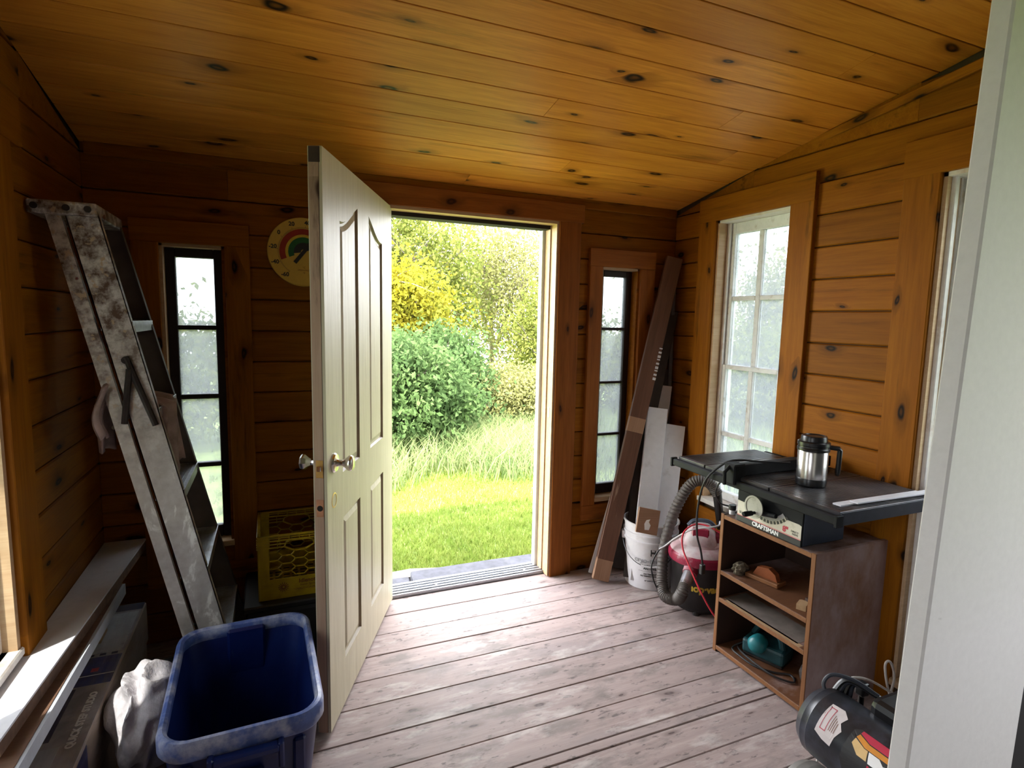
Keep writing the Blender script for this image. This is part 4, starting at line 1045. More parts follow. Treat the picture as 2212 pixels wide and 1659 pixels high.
# --- five gallon bucket
def text_on_cyl(name, s, size, mat, par, rad_, ang, z, bold=0., sx=1., ext=.0005):
    """lettering wrapped round a vertical cylinder (local z axis), facing direction ang"""
    o = text(name, s, size, mat, par, Matrix(), ext=ext, bold=bold, sx=sx)
    me = o.data
    for v in me.vertices:
        a = ang+v.co.x/rad_; r_ = rad_+v.co.z+ext
        v.co = Vector((r_*math.cos(a), r_*math.sin(a), z+v.co.y))
    return o
m_bucket = plain('white_bucket', (.66, .65, .68), .4, var=.05, scale=25, dirt=(.45, .41, .38), dirt_scale=9, lo=.55, hi=.8)
bk = thing('bucket', 'white plastic bucket holding white boards', 'bucket', loc=(1.965, 2.545, 0))
m = MB(); m.lathe([(0, 0), (.128, 0), (.132, .006), (.140, .20), (.146, .268), (.1535, .270), (.1535, .278), (.147, .282), (.1475, .306), (.154, .308), (.154, .315), (.148, .318), (.150, .362), (.156, .364), (.156, .371), (.150, .373), (.1465, .371), (.1435, .30), (.128, .012), (0, .010)], 56)
m.obj('pail', m_bucket, bk, smooth=28)
CA = math.atan2(-2.545, -1.965)                   # direction towards the room
m = MB(); hw = []
for i in range(21):
    a = CA-1.35+2.7*i/20; dz = math.sin(PI*i/20)
    hw.append(((.158+.004*dz)*math.cos(a), (.158+.004*dz)*math.sin(a), .275-.125*dz**.8))
m.tube(hw, .0022, 6); m.obj('wire_handle', plain('handle_wire', (.06, .06, .065), .4, .8), bk, smooth=True)
m = MB(); m.tube(hw[8:13], .006, 8); m.obj('grip', m_bucket, bk, smooth=True)
for a in (CA-1.38, CA+1.38):
    MB().b(.142, .164, -.018, .018, .255, .30, .004, M=R(a, 'Z')).obj('handle_ear', m_bucket, bk)
m_grey_ink = plain('grey_ink', (.33, .33, .35), .5)
text_on_cyl('lettering', 'cryo-tek 100', .040, m_grey_ink, bk, .1405, CA+.14, .175, bold=.0008)
for s_, sz, z_, b_ in (('Burst Protection to -100°F', .011, .148, .0002), ('ANTI-FREEZE', .017, .130, .0006), ('NO TEMPERATURE', .011, .098, .0003), ('NO TEMPERATURE DAMAGE', .010, .086, .0003), ('50° CONCENTRATE', .009, .060, .0002)):
    text_on_cyl('lettering', s_, sz, m_black_ink, bk, .1395 if z_ > .1 else .1375, CA+.14, z_, bold=b_)
m = MB()
def cyl_bar(a0, a1, z0, z1, r_):
    n = 6
    m.grid(lambda u, v: (r_*math.cos(a0+(a1-a0)*u), r_*math.sin(a0+(a1-a0)*u), z0+(z1-z0)*v), n, 2)
hb = CA+.14
cyl_bar(hb-.105, hb-.060, .205, .245, .1435); cyl_bar(hb+.045, hb+.085, .205, .245, .1435); cyl_bar(hb-.06, hb+.045, .219, .230, .1435); cyl_bar(hb-.105, hb+.085, .240, .246, .1435)
m.obj('logo', m_black_ink, bk)
m = MB(); cyl_bar(hb-.55, hb+.5, .1135, .1148, .1388); cyl_bar(hb-.35, hb+.35, .0745, .0752, .137); m.obj('rule_lines', m_black_ink, bk)

# --- shop vacuum
m_vac_black = plain('vac_black', (.012, .010, .010), .38, var=.4, scale=8)
m_vac_red = plain('vac_maroon', (.26, .014, .045), .35, var=.15, dirt=(.50, .40, .42), dirt_scale=10, lo=.55, hi=.75)
m_vac_dust = plain('dusty_maroon', (.46, .30, .32), .7, var=.2, scale=18, dirt=(.60, .55, .56), dirt_scale=8, lo=.42, hi=.62)
m_hose = plain('grey_hose', (.10, .088, .082), .55, var=.15, scale=20, dirt=(.12, .10, .09), dirt_scale=9)
m_yellow_ink = plain('yellow_ink', (.62, .42, .05), .5)
vx, vy = 2.045, 2.225; VA = math.atan2(-vy, -vx)
vc = thing('shop_vacuum', 'black wet and dry vacuum with a dusty maroon lid', 'vacuum', loc=(vx, vy, 0))
m = MB(); m.lathe([(0, .012), (.125, .012), (.138, .03), (.150, .26), (.156, .275), (.156, .285), (0, .285)], 44); m.obj('tank', m_vac_black, vc, smooth=30)
m = MB(); m.lathe([(.148, .262), (.162, .262), (.166, .275), (.164, .302), (.156, .312), (.150, .312)], 44); m.obj('lid_skirt', m_vac_red, vc, smooth=30)
m = MB(); m.lathe([(.157, .311), (.150, .322), (.125, .338), (.112, .345), (.108, .352), (.098, .356), (0, .358)], 44); m.obj('lid', m_vac_dust, vc, smooth=30)
m = MB(); Mv = T(-.01, 0, .352) @ R(VA, 'Z')
def mh(u, v): 
    w_ = (.092, .085, .070, .045)[0]*(1-.45*v**2); a = 2*PI*u
    sq = (abs(math.cos(a))**4+abs(math.sin(a))**4)**-.25
    return (w_*1.05*sq*math.cos(a), w_*.9*sq*math.sin(a), .085*v)
m.grid(mh, 32, 8, True, Mv); m.face([mh(i/32, 1) for i in range(32)], Mv); m.obj('motor_housing', m_vac_dust, vc, smooth=40)
m = MB(); m.b(.052, .090, -.042, .042, .012, .070, .006, M=Mv @ R(rad(-14), 'Y')); m.obj('switch_panel', m_vac_red, vc)
m = MB()
for k in range(7): m.b(-.035+k*.011, -.030+k*.011, .075, .092, .012, .050, M=Mv)
m.obj('vent_slots', m_vac_red, vc)
m = MB(); m.tube(bez([(-.07, 0, .425), (-.04, 0, .455), (.03, 0, .458), (.065, 0, .43)], 14), .011, 8, M=R(VA+PI/2, 'Z')); m.obj('carry_handle', plain('navy_handle', (.06, .075, .11), .5), vc, smooth=True)
ia = VA-.30
m = MB(); ip = Vector((.14*math.cos(ia), .14*math.sin(ia), .240)); iq = ip+Vector((math.cos(ia)*.085, math.sin(ia)*.085, -.055))
m.cyl(ip, iq, .031, .029, 20); m.obj('inlet_collar', plain('steel_collar', (.42, .42, .46), .3, .7), vc, smooth=40)
m = MB(); m.cyl(ip-Vector((math.cos(ia)*.03, math.sin(ia)*.03, -.02)), ip+(iq-ip)*.25, .040, .036, 20); m.obj('inlet_flange', m_vac_red, vc, smooth=40)
text_on_cyl('lettering', 'shop·vac', .052, m_yellow_ink, vc, .1455, VA+.12, .150, bold=.0022, sx=.95)
for a in range(4):
    aa = PI/4+a*PI/2; MB().cyl((.115*math.cos(aa), .115*math.sin(aa), 0), (.115*math.cos(aa), .115*math.sin(aa), .03), .018, seg=12).obj('caster', m_vac_black, vc)
hp_ = bez([iq-(iq-ip)*.2, iq+(iq-ip)*.35, (1.835-vx, 2.145-vy, .105), (1.825-vx, 2.225-vy, .090), (1.865-vx, 2.305-vy, .15), (1.915-vx, 2.355-vy, .31), (1.985-vx, 2.36-vy, .50), (2.04-vx, 2.315-vy, .635), (2.105-vx, 2.265-vy, .645), (2.145-vx, 2.235-vy, .585)], 230)
m = MB(); m.tube(hp_, [.031 if i % 3 == 0 else .0265 for i in range(len(hp_))], 12); m.obj('ribbed_hose', m_hose, vc, smooth=50)
m = MB(); m.cyl(hp_[-3], (2.170-vx, 2.225-vy, .40), .023, .019, 16); m.obj('wand', m_vac_black, vc, smooth=40)
m_red_cord = plain('red_cord', (.62, .035, .06), .45, var=.05); m_white_cord = plain('grey_white_cord', (.55, .54, .56), .5, var=.05); m_black_cord = plain('black_cord', (.012, .012, .013), .45)
def cord(name, label, pts, r_, mat, n=90):
    m = MB(); m.tube(bez(pts, n), r_, 7); return tag(m.obj(name, mat, smooth=True), label, 'cord')
cord('red_cord', 'red extension cord looped over the vacuum lid', [(2.12, 2.02, .36), (2.02, 2.10, .455), (1.96, 2.17, .47), (1.88, 2.17, .44), (1.862, 2.155, .37), (1.865, 2.10, .29), (1.88, 2.04, .20), (1.905, 1.99, .12), (1.93, 1.965, .075)], .0042, m_red_cord)
cord('grey_cord', 'pale grey cord crossing the vacuum lid', [(2.10, 2.16, .47), (2.02, 2.10, .475), (1.93, 2.17, .445), (1.885, 2.24, .38), (1.86, 2.28, .33), (1.835, 2.30, .305)], .0042, m_white_cord)
cord('power_cable', 'black power cord curling beside the bucket', [(1.96, 2.25, .40), (1.90, 2.27, .365), (1.835, 2.30, .30), (1.80, 2.31, .22), (1.80, 2.29, .15), (1.815, 2.27, .10)], .0040, m_black_cord)

# --- open shelf unit
m_cab = wood('brown_veneer', (.17, .075, .036), (.11, .045, .021), .5, knots=0., var=.06, wear=[((.42, .33, .33), (2.2, 3, 3), .52, .72)])
m_cab_dust = wood('dusty_side_veneer', (.28, .14, .08), (.20, .09, .05), .5, knots=0., var=.0, wear=[((.46, .36, .37), (1.5, 2.5, 2.5), .40, .62)])
m_cab_edge = wood('raw_edge', (.25, .105, .036), (.15, .058, .020), .6, knots=0., var=.2)
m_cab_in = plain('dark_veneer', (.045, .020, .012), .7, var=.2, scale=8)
cx0, cx1, cy0, cy1, chh = 1.822, 2.222, 1.392, 1.872, .645
cb = thing('shelf_unit', 'brown open shelf unit carrying the table saw', 'shelf', loc=((cx0+cx1)/2, (cy0+cy1)/2, 0))
MC = T(-(cx0+cx1)/2, -(cy0+cy1)/2, 0)
def cbox(name, q, mat, par=cb, bev=.0015):
    m = MB(); m.M = MC; m.b(*q, bev); return m.obj(name, mat, par)
def up(name, q, mat):                              # upright panel with vertical grain
    m = MB(); m.M = MC; m.b(*q, .0015); Mx = axes((0, 0, 1), (0, 1, 0), (-1, 0, 0), (0, 0, 0))
    bmesh.ops.transform(m.bm, matrix=Mx.inverted(), verts=m.bm.verts); return m.obj(name, mat, cb, M=Mx)
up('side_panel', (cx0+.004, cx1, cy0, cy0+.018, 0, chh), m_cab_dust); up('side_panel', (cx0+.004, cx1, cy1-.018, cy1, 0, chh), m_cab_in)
up('edge_band', (cx0, cx0+.004, cy0, cy0+.019, 0, chh), m_cab_edge); up('edge_band', (cx0, cx0+.004, cy1-.019, cy1, 0, chh), m_cab_edge)
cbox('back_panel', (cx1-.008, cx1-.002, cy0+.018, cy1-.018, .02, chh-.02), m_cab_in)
def shelf(name, z, mat): 
    s_ = cbox(name, (cx0+.004, cx1-.008, cy0+.018, cy1-.018, z-.018, z), mat)
    cbox('edge_band', (cx0, cx0+.004, cy0+.018, cy1-.018, z-.018, z+.0005), m_cab_edge, s_); return s_
shelf('top_board', chh-.004, m_cab); shelf('shelf', .385, m_cab); shelf('shelf', .258, m_cab); shelf('bottom_board', .030, m_cab)
# things on its shelves
crumple('work_glove', 'mottled work glove on the upper shelf', plain('mottled_glove', (.20, .17, .12), .9, var=.3, scale=30, dirt=(.03, .025, .02), dirt_scale=24, lo=.45, hi=.55), (1.885, 1.80, .386), .045, .035, .035, 11, 'glove', amp=.3)
bo_ = thing('wood_hand_plane', 'reddish brown wooden block on the upper shelf beside the glove', 'wood block', loc=(1.93, 1.705, .386), rz=rad(12))
m = MB(); m.b(-.035, .035, -.075, .075, 0, .018, .003); m.obj('sole', m_cab_edge, bo_)
m = MB(); m.prism([(-.06, 0), (.05, 0), (.03, .038), (-.02, .046), (-.05, .028)], -.014, .014, M=axes((0, 1, 0), (0, 0, 1), (1, 0, 0), (0, 0, .018))); m.obj('handle_block', wood('red_brown_wood', (.33, .10, .035), (.20, .055, .02), .4, knots=0), bo_)
def offcut(label, loc, d, rz, mat): 
    m = MB(); c = .3*d[2]; m.prism([(-d[0]/2, -d[1]/2), (d[0]/2, -d[1]/2), (d[0]/2, d[1]/2-c), (d[0]/2-c, d[1]/2), (-d[0]/2, d[1]/2)], 0, d[2])
    o = m.obj('wood_offcut', mat); o.location = loc; o.rotation_euler.z = rz; return tag(o, label, 'wood block', 'offcuts on the shelves')
offcut('pale wood offcut at the right end of the upper shelf', (1.88, 1.475, .3855), (.05, .035, .022), rad(25), m_lumber)
offcut('grey brown offcut behind the pale one on the upper shelf', (1.945, 1.455, .3855), (.09, .05, .034), rad(-8), m_cab_in)
o = plank('dusty_board', plain('dusty_board', (.17, .14, .12), .8, var=.25, scale=16), None, (1.905, 1.84, .2585), (1.905, 1.455, .2585), (-1, 0, 0), .13, .012, .002)
tag(o, 'flat dusty board lying on the lower shelf', 'board')
o = plank('dusty_board', m_lumber, None, (1.838, 1.82, .2585), (1.838, 1.435, .2585), (-1, 0, 0), .022, .010, .001); tag(o, 'thin pale strip along the front of the lower shelf', 'strip')
m_teal = plain('teal_plastic', (.012, .16, .18), .4, var=.15); m_teal_d = plain('dark_teal', (.010, .055, .065), .5, var=.2)
sd = thing('power_sander', 'teal power sander on the bottom shelf', 'sander', loc=(1.97, 1.70, .031), rz=rad(20))
m = MB(); m.b(-.06, .06, -.09, .09, .012, .075, .012, seg=2); m.obj('housing', m_teal_d, sd)
m = MB(); m.lathe([(0, -.03), (.030, -.03), (.036, -.02), (.038, .02), (.030, .034), (.014, .042), (0, .043)], 24, axes((0, .6, .8), (0, -.8, .6), (-1, 0, 0), (-.055, .02, .075))); m.obj('dust_cap', m_teal, sd, smooth=35)
m = MB(); m.tube(bez([(-.02, -.07, .07), (-.02, -.05, .125), (.0, .03, .135), (.02, .07, .08)], 16), .013, 8); m.obj('grip', m_teal_d, sd, smooth=True)
m = MB(); m.b(-.055, .055, -.085, .085, 0, .012, .003); m.obj('sole_plate', m_black_steel, sd)
cord('sander_cord', 'black cord coiled on the bottom shelf', [(1.93, 1.77, .08), (1.87, 1.80, .04), (1.855, 1.74, .036), (1.86, 1.66, .036), (1.90, 1.60, .036), (1.95, 1.56, .036), (1.92, 1.52, .036), (1.87, 1.58, .042), (1.865, 1.70, .045), (1.89, 1.79, .045), (1.95, 1.80, .05)], .0042, m_black_cord, 120)
crumple('dark_cloth', 'dark folded cloth at the back of the bottom shelf', m_very_dark, (2.03, 1.50, .031), .09, .055, .06, 15)
bt = thing('black_cap_jar', 'small black capped jar on the corner of the shelf unit', 'jar', loc=(1.862, 1.848, .642))
m = MB(); m.lathe([(0, 0), (.013, 0), (.013, .020), (0, .020)], 20); m.obj('glass', m_white_ink, bt, smooth=30)
m = MB(); m.lathe([(0, .020), (.015, .020), (.016, .024), (.016, .040), (.014, .042), (0, .041)], 20); m.obj('cap', m_black_cord, bt, smooth=30)

# --- table saw
m_saw_black = plain('saw_black', (.014, .015, .016), .6, 0., var=.3, scale=14, spec=.15)
m_saw_body = plain('saw_blue_black', (.045, .062, .095), .42, .1, var=.2, scale=10)
m_saw_table = plain('dusty_cast_table', (.050, .048, .055), .34, .55, var=.3, scale=9, dirt=(.13, .115, .11), dirt_scale=7, lo=.45, hi=.7)
m_saw_light = plain('saw_rail_grey', (.028, .032, .046), .5, .1, var=.2)
m_cream = plain('cream_panel', (.62, .58, .48), .45, var=.08, scale=14, dirt=(.40, .36, .28), dirt_scale=18, lo=.58, hi=.75)
sw = thing('table_saw', 'black bench table saw on top of the shelf unit', 'table saw', loc=(1.94, 1.62, .642))
MS = T(-1.94, -1.62, -.642)
def sb(name, q, mat, par=sw, bev=.002):
    m = MB(); m.M = MS; m.b(*q, bev); return m.obj(name, mat, par)
sb('body', (1.834, 2.06, 1.462, 1.785, .643, .86), m_saw_body, bev=.004)
sb('front_plate', (1.826, 1.834, 1.462, 1.785, .643, .862), m_saw_black, bev=.001)
ZT = .880
sb('centre_table', (1.685, 2.19, 1.505, 1.840, ZT-.022, ZT), m_saw_table)
sb('right_wing', (1.685, 2.19, 1.215, 1.500, ZT-.022, ZT), m_saw_table)
sb('left_wing', (1.685, 2.14, 1.845, 2.010, ZT-.022, ZT), m_saw_table)
def ribs(name, x0, x1, y0, y1):
    m = MB(); m.M = MS; n = int((y1-y0)/.0105)
    for k in range(n): m.b(x0, x1, y0+(k+.3)*(y1-y0)/n, y0+(k+.75)*(y1-y0)/n, ZT, ZT+.0012)
    m.obj(name, m_saw_table, sw)
ribs('table_ribs', 1.70, 2.18, 1.225, 1.49); ribs('table_ribs', 1.70, 2.18, 1.515, 1.63); ribs('table_ribs', 1.70, 2.13, 1.855, 2.0)
sb('front_rail', (1.662, 1.685, 1.212, 2.022, .838, .868), m_saw_black, bev=.004)
sb('rear_rail', (2.192, 2.208, 1.22, 2.0, .845, .868), m_saw_black)
for nm, y in (('rail_end_cap', 1.204), ('rail_end_cap', 2.022)): sb(nm, (1.658, 1.690, y, y+.012, .832, .872), m_saw_black)
sb('wing_apron', (1.685, 2.19, 1.208, 1.2155, ZT-.045, ZT-.001), m_saw_light, bev=.001)
fn = sb('fence', (1.69, 2.20, 1.650, 1.690, ZT+.002, ZT+.046), m_saw_black)
sb('clamp_block', (1.652, 1.712, 1.640, 1.700, .850, ZT+.052), m_saw_black, fn, .005)
m = MB(); m.M = MS; m.tube([(1.66, 1.67, ZT+.045), (1.63, 1.67, ZT+.02), (1.632, 1.67, ZT-.03)], .007, 8); m.obj('clamp_lever', m_saw_black, fn)
sb('blade_slot', (1.78, 2.08, 1.562, 1.590, ZT+.0005, ZT+.0018), m_black_ink, bev=0)
Mp = axes((0, -1, 0), (0, 0, 1), (-1, 0, 0), (1.8255-1.94, 1.62-1.62, .643-.642))      # panel plane: u towards the room's right, v up
pn = MB()
u0, u1 = -.162, .156
pn.prism([(u0, .028), (u1, .028), (u1, .082), (u1-.012, .086), (.05, .086), (u0+.085, .086), (u0, .090)], 0, .0012, M=Mp)
pno = pn.obj('cream_panel', m_cream, sw)
m = MB(); m.prism([(u0, .003), (u1, .003), (u1, .0255), (u0, .0255)], 0, .0012, M=Mp); m.obj('black_strip', m_black_ink, pno)
m = MB(); m.prism([(u0, .0262), (u1, .0262), (u1, .0278), (u0, .0278)], 0, .0014, M=Mp); m.prism([(u0, .030), (u1, .030), (u1, .0312), (u0, .0312)], 0.0012, .0016, M=Mp); m.obj('red_line', m_red_ink, pno)
def ptext(s_, size, u, v, mat, b=0., sx=1.): text('lettering', s_, size, mat, pno, Mp @ T(u, v, .0014), ext=.0003, bold=b, sx=sx)
ptext('CRAFTSMAN', .0245, -.012, .0143, m_white_ink, .0009, .95); ptext('SEARS', .014, u0+.030, .041, m_black_ink, .0003)
ptext('8"', .030, .085, .046, m_red_ink, .0016); ptext('DIRECT', .010, .128, .050, m_black_ink, .0002); ptext('DRIVE', .010, .130, .040, m_black_ink, .0002)
def parc(name, c, r0, r1, a0, a1, z, mat):
    m = MB(); m.lathe([(r0, z), (r1, z), (r1, z+.0006), (r0, z+.0006), (r0, z)], 24, Mp @ T(c[0], c[1], 0), a0, a1); m.obj(name, mat, pno)
parc('bevel_scale', (-.005, .170), .098, .116, rad(232), rad(318), .0013, plain('scale_grey', (.36, .36, .35), .5))
parc('bevel_scale_dark', (-.005, .170), .116, .128, rad(232), rad(322), .0013, m_black_ink)
m = MB()
for k in range(11):
    a = rad(238+k*7.8); edge_bar(m, (-.005+.117*math.cos(a), .170+.117*math.sin(a)), (-.005+.127*math.cos(a), .170+.127*math.sin(a)), .0045, .0006, Mp @ T(0, 0, .0022))
m.obj('scale_blocks', m_cream, pno)
parc('tilt_slot', (-.005, .170), .070, .096, rad(238), rad(312), .0013, m_saw_black)
wh = MB(); Mw = Mp @ T(-.045, .098, 0)
wh.lathe([(0, .0), (.012, 0), (.012, .030), (.044, .030), (.047, .033), (.047, .037), (.040, .037), (.038, .034), (.0, .034)], 36, Mw); who = wh.obj('crank_wheel', plain('grey_cream_wheel', (.46, .45, .38), .45, var=.08, dirt=(.30, .28, .22), dirt_scale=30), sw, smooth=30)
m = MB(); m.lathe([(0, .034), (.006, .034), (.006, .046), (.010, .050), (.011, .085), (.008, .094), (0, .095)], 16, Mw @ T(.006, -.022, 0)); m.obj('crank_handle', m_saw_black, who, smooth=35)
m = MB(); m.tube([(.028, -.018, .012), (.095, -.010, .012)], [.012, .009], 10, M=Mw @ T(0, .0, .004)); m.obj('lock_lever', m_saw_black, sw, smooth=True)
SG = 'thin offcuts on the right wing of the saw'
def stick(label, p0, p1, w, th, mat):
    o = plank('wood_strip', mat, None, p0, p1, (0, 1, 0), w, th, .0008); return tag(o, label, 'strip', SG)
stick('white strip of wood on the right wing of the saw', (1.735, 1.268, ZT+.0014), (2.165, 1.262, ZT+.0014), .030, .005, m_white_lumber)
stick('white strip of wood overlapping the first on the saw wing', (1.80, 1.258, ZT+.0068), (2.19, 1.240, ZT+.0068), .030, .005, m_white_lumber)
cord('saw_cord', 'black saw cord running over the fence and hanging down to the vacuum', [(1.90, 1.60, ZT+.052), (1.80, 1.655, ZT+.052), (1.72, 1.69, ZT+.056), (1.68, 1.735, ZT+.030), (1.645, 1.79, .830), (1.655, 1.835, .70), (1.70, 1.88, .56), (1.745, 1.90, .47), (1.765, 1.905, .40)], .0046, m_black_cord, 110)
plug = thing('cord_plug', 'black plug end of the hanging saw cord', 'plug', M=axes((1, 0, 0), (0, 1, 0), (0, 0, 1), (1.766, 1.906, .352)))
m = MB(); m.b(-.011, .011, -.010, .010, 0, .048, .005, seg=2); m.obj('body', m_black_cord, plug)
cord('second_cord', 'black cord looping down behind the saw to the window', [(1.84, 1.80, .80), (1.80, 1.85, .80), (1.80, 1.89, .74), (1.84, 1.90, .68), (1.90, 1.905, .655)], .0040, m_black_cord)

# --- steel thermos mug
m_steel = plain('brushed_steel', (.70, .68, .66), .24, 1., var=.06, scale=70)
m_blk = plain('black_plastic_gloss', (.010, .010, .011), .3, var=.2)
tx, ty = 1.868, 1.476
th_ = thing('thermos_mug', 'stainless steel thermos mug with black lid standing on the saw', 'thermos', loc=(tx, ty, ZT+.0014), rz=rad(-38))
m = MB(); m.lathe([(0, 0), (.050, 0), (.053, .004), (.054, .026), (.0525, .030)], 40); m.obj('base', m_blk, th_, smooth=30)
m = MB(); m.lathe([(.0525, .029), (.0525, .130), (.0505, .134)], 40); m.obj('steel_body', m_steel, th_, smooth=30)
m = MB(); m.lathe([(.0505, .132), (.0555, .134), (.0560, .142), (.0535, .146), (.0535, .152), (.0555, .154), (.0555, .166), (.052, .169), (.045, .170)], 40); m.obj('collar', m_blk, th_, smooth=25)
m = MB(); m.lathe([(.045, .168), (.0445, .184), (.0425, .189), (.036, .190), (.034, .187), (0, .187)], 40); m.obj('lid', m_blk, th_, smooth=25)
m = MB(); m.tube([(.050, 0, .148), (.086, 0, .145), (.090, 0, .138), (.088, 0, .050)], .009, 8); m.tube([(.088, 0, .050), (.086, 0, .042)], [.009, .006], 8); m.obj('handle', m_blk, th_, smooth=40)

# --- air compressor by the partition
m_tank = plain('tank_black', (.022, .023, .028), .30, .1, var=.4, scale=10, dirt=(.075, .085, .12), dirt_scale=7, lo=.45, hi=.75)
m_tank_dust = plain('tank_grey', (.20, .19, .18), .5, .2, var=.25, scale=12)
kx, kz, kr = 1.470, .325, .100
ac = thing('air_compressor', 'black twin tank air compressor lying beside the partition', 'compressor', loc=(kx, .90, 0))
MK = T(-kx, -.90, 0)
def tank(name, x, z, r_, ya, yb_, mat):
    m = MB(); Mt = MK @ axes((0, 0, 1), (1, 0, 0), (0, 1, 0), (x, 0, z))
    m.lathe([(0, ya-.045), (r_*.5, ya-.040), (r_*.85, ya-.022), (r_*.98, ya), (r_*.99, ya+.018), (r_, ya+.020), (r_, yb_-.020), (r_*.99, yb_-.018), (r_*.98, yb_), (r_*.85, yb_+.022), (r_*.5, yb_+.040), (0, yb_+.045)], 44, Mt)
    return m.obj(name, mat, ac, smooth=25)
tk = tank('upper_tank', kx, kz, kr, .70, 1.055, m_tank)
tank('lower_tank', 1.415, .108, .098, .72, 1.06, m_tank_dust)
m = MB(); m.M = MK; m.b(1.43, 1.46, .75, .79, .16, .26, .003); m.b(1.43, 1.46, .95, .99, .16, .26, .003); m.obj('tank_bracket', m_black_steel, ac)
m = MB(); m.M = MK
for y in (.78, .98): m.b(1.34, 1.50, y, y+.03, 0, .02, .003)
m.obj('foot', m_black_steel, ac)
def tpatch(name, pts, mat, lift=.0006, par=tk):
    """flat print wrapped on the upper tank: points (s along the tank towards the camera from its far end, angle in degrees up from the room side)"""
    m = MB(); ps = []
    n = len(pts)
    for i in range(n):
        a, b = pts[i], pts[(i+1) % n]
        for k in range(6): ps.append((a[0]+(b[0]-a[0])*k/6, a[1]+(b[1]-a[1])*k/6))
    cs = sum(p[0] for p in ps)/len(ps); ca = sum(p[1] for p in ps)/len(ps)
    def P(s_, a, l_): 
        q = rad(a); return (kx-(kr+l_)*math.cos(q), 1.055-s_, kz+(kr+l_)*math.sin(q))
    m.M = MK
    rings = []
    for f in (0., .34, .67, 1.):
        rings.append(m._v([P(cs+(p[0]-cs)*f, ca+(p[1]-ca)*f, lift) for p in ps]) if f else None)
    c = m._v([P(cs, ca, lift)])[0]; N_ = len(ps)
    for i in range(N_): m.bm.faces.new((c, rings[1][i], rings[1][(i+1) % N_]))
    for A_, B_ in ((rings[1], rings[2]), (rings[2], rings[3])):
        for i in range(N_): m.bm.faces.new((A_[i], B_[i], B_[(i+1) % N_], A_[(i+1) % N_]))
    return m.obj(name, mat, par)
m_paper = plain('paper_label', (.66, .60, .60), .6, var=.05, scale=30, dirt=(.45, .34, .36), dirt_scale=40, lo=.6, hi=.7)
tpatch('paper_label', [(.045, 18), (.050, 70), (.085, 72), (.105, 62), (.098, 50), (.110, 40), (.100, 26), (.095, 10), (.070, 12)], m_paper)
for a0_, a1_ in ((26, 64),):
    for s0_, s1_ in ((.0555, .057), (.0705, .072)): tpatch('label_rule', [(s0_, a0_), (s0_, a1_), (s1_, a1_), (s1_, a0_)], m_red_ink, .0012)
    for q in (26, 64): tpatch('label_rule', [(.0555, q-.6), (.0555, q+.6), (.072, q+.6), (.072, q-.6)], m_red_ink, .0012)
for k in range(4): tpatch('label_text_row', [(.078+k*.005, 30), (.078+k*.005, 56-k*3), (.0795+k*.005, 56-k*3), (.0795+k*.005, 30)], m_crate_ink, .0012)
tpatch('logo_panel', [(.125, 8), (.132, 56), (.145, 62), (.355, 62), (.355, -18), (.14, -18)], m_black_ink, .0006)
m_or = plain('orange_ink', (.66, .26, .03), .45); m_pe = plain('peach_ink', (.68, .46, .20), .45)
tpatch('red_stripe', [(.150, 56), (.152, 61), (.34, 61), (.34, 50), (.18, 50)], m_red_ink, .0014)
tpatch('orange_stripe', [(.146, 48), (.150, 54), (.178, 48.5), (.25, 48.5), (.25, 41), (.175, 41)], m_or, .0014)
tpatch('peach_stripe', [(.143, 37), (.146, 46), (.175, 40), (.185, 40), (.19, 26), (.165, 26)], m_pe, .0014)
tpatch('white_stripe', [(.188, 40), (.195, 25), (.235, 25), (.29, 39), (.25, 39), (.225, 32), (.215, 40)], m_white_ink, .0014)
tpatch('orange_stripe', [(.24, 25), (.262, 31), (.34, 31), (.34, 25)], m_or, .0014)
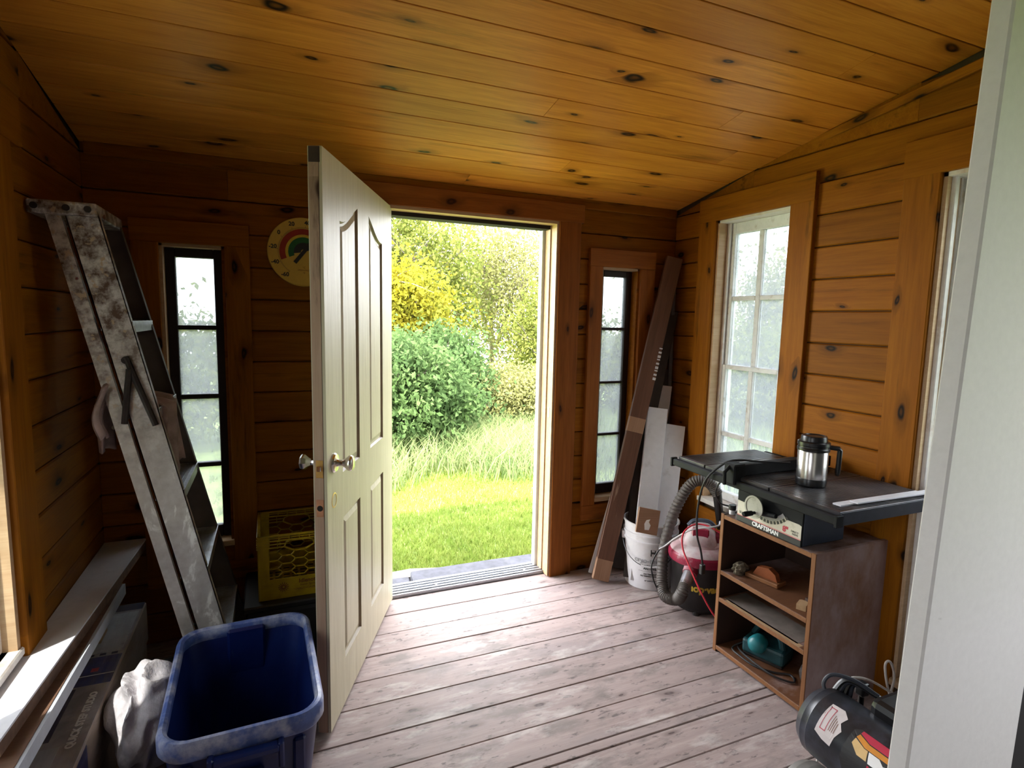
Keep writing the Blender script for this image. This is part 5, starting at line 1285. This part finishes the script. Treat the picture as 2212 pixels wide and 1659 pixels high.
o = text('lettering', 'MI-T-M', .040, m_red_ink, tk, Matrix(), ext=.0004, bold=.001)
for v in o.data.vertices:
    s_ = .255+v.co.x; q = rad(13)+v.co.y/kr; r_ = kr+.0016+v.co.z
    v.co = Vector((kx-r_*math.cos(q)-kx, 1.055-s_-.90, kz+r_*math.sin(q)))
m = MB(); m.M = MK; m.b(1.50, 1.64, .72, .95, .36, .46, .02, seg=2); m.obj('motor_shroud', m_blk, ac)
m = MB(); m.M = MK; m.b(1.50, 1.60, .76, .92, .30, .37, .004); m.obj('motor_mount', m_black_steel, ac)
for k in range(4):
    m = MB(); m.M = MK; m.tube(bez([(1.50+.012*k, 1.06-.01*k, .395), (1.535+.014*k, 1.04, .445-.008*k), (1.57+.016*k, .98, .43-.012*k), (1.60+.02*k, .90, .40-.02*k), (1.62+.02*k, .80, .37-.02*k)], 30), .0075, 8); m.obj('power_lead', m_saw_light if k % 2 else m_blk, ac, smooth=True)
m = MB(); m.M = MK; m.tube(bez([(1.475, 1.05, .40), (1.478, 1.07, .43), (1.50, 1.06, .458), (1.54, 1.02, .455), (1.575, .97, .43)], 26), .0055, 8); m.obj('hose_loop', m_saw_light, ac, smooth=True)
m = MB(); m.M = MK; m.b(1.585, 1.615, 1.02, 1.05, .385, .425, .006, seg=2); m.cyl((1.60, 1.035, .33), (1.60, 1.035, .39), .008); m.obj('pressure_switch', m_blk, ac)
cord('beige_cord', 'beige cord arching behind the compressor', [(1.66, 1.20, .012), (1.68, 1.21, .15), (1.717, 1.2, .247), (1.774, 1.2, .284), (1.82, 1.2, .283), (1.894, 1.2, .254), (1.988, 1.2, .196), (2.045, 1.18, .154), (2.08, 1.15, .06), (2.02, 1.11, .012)], .0042, m_jamb_white)
cord('beige_cord', 'beige cord standing up in a narrow loop', [(2.10, 1.20, .006), (2.05, 1.2, .10), (1.995, 1.2, .20), (1.967, 1.2, .289), (1.982, 1.2, .306), (2.005, 1.2, .285), (2.025, 1.2, .23), (2.02, 1.2, .15), (2.06, 1.17, .04), (2.10, 1.14, .006)], .0042, m_jamb_white)
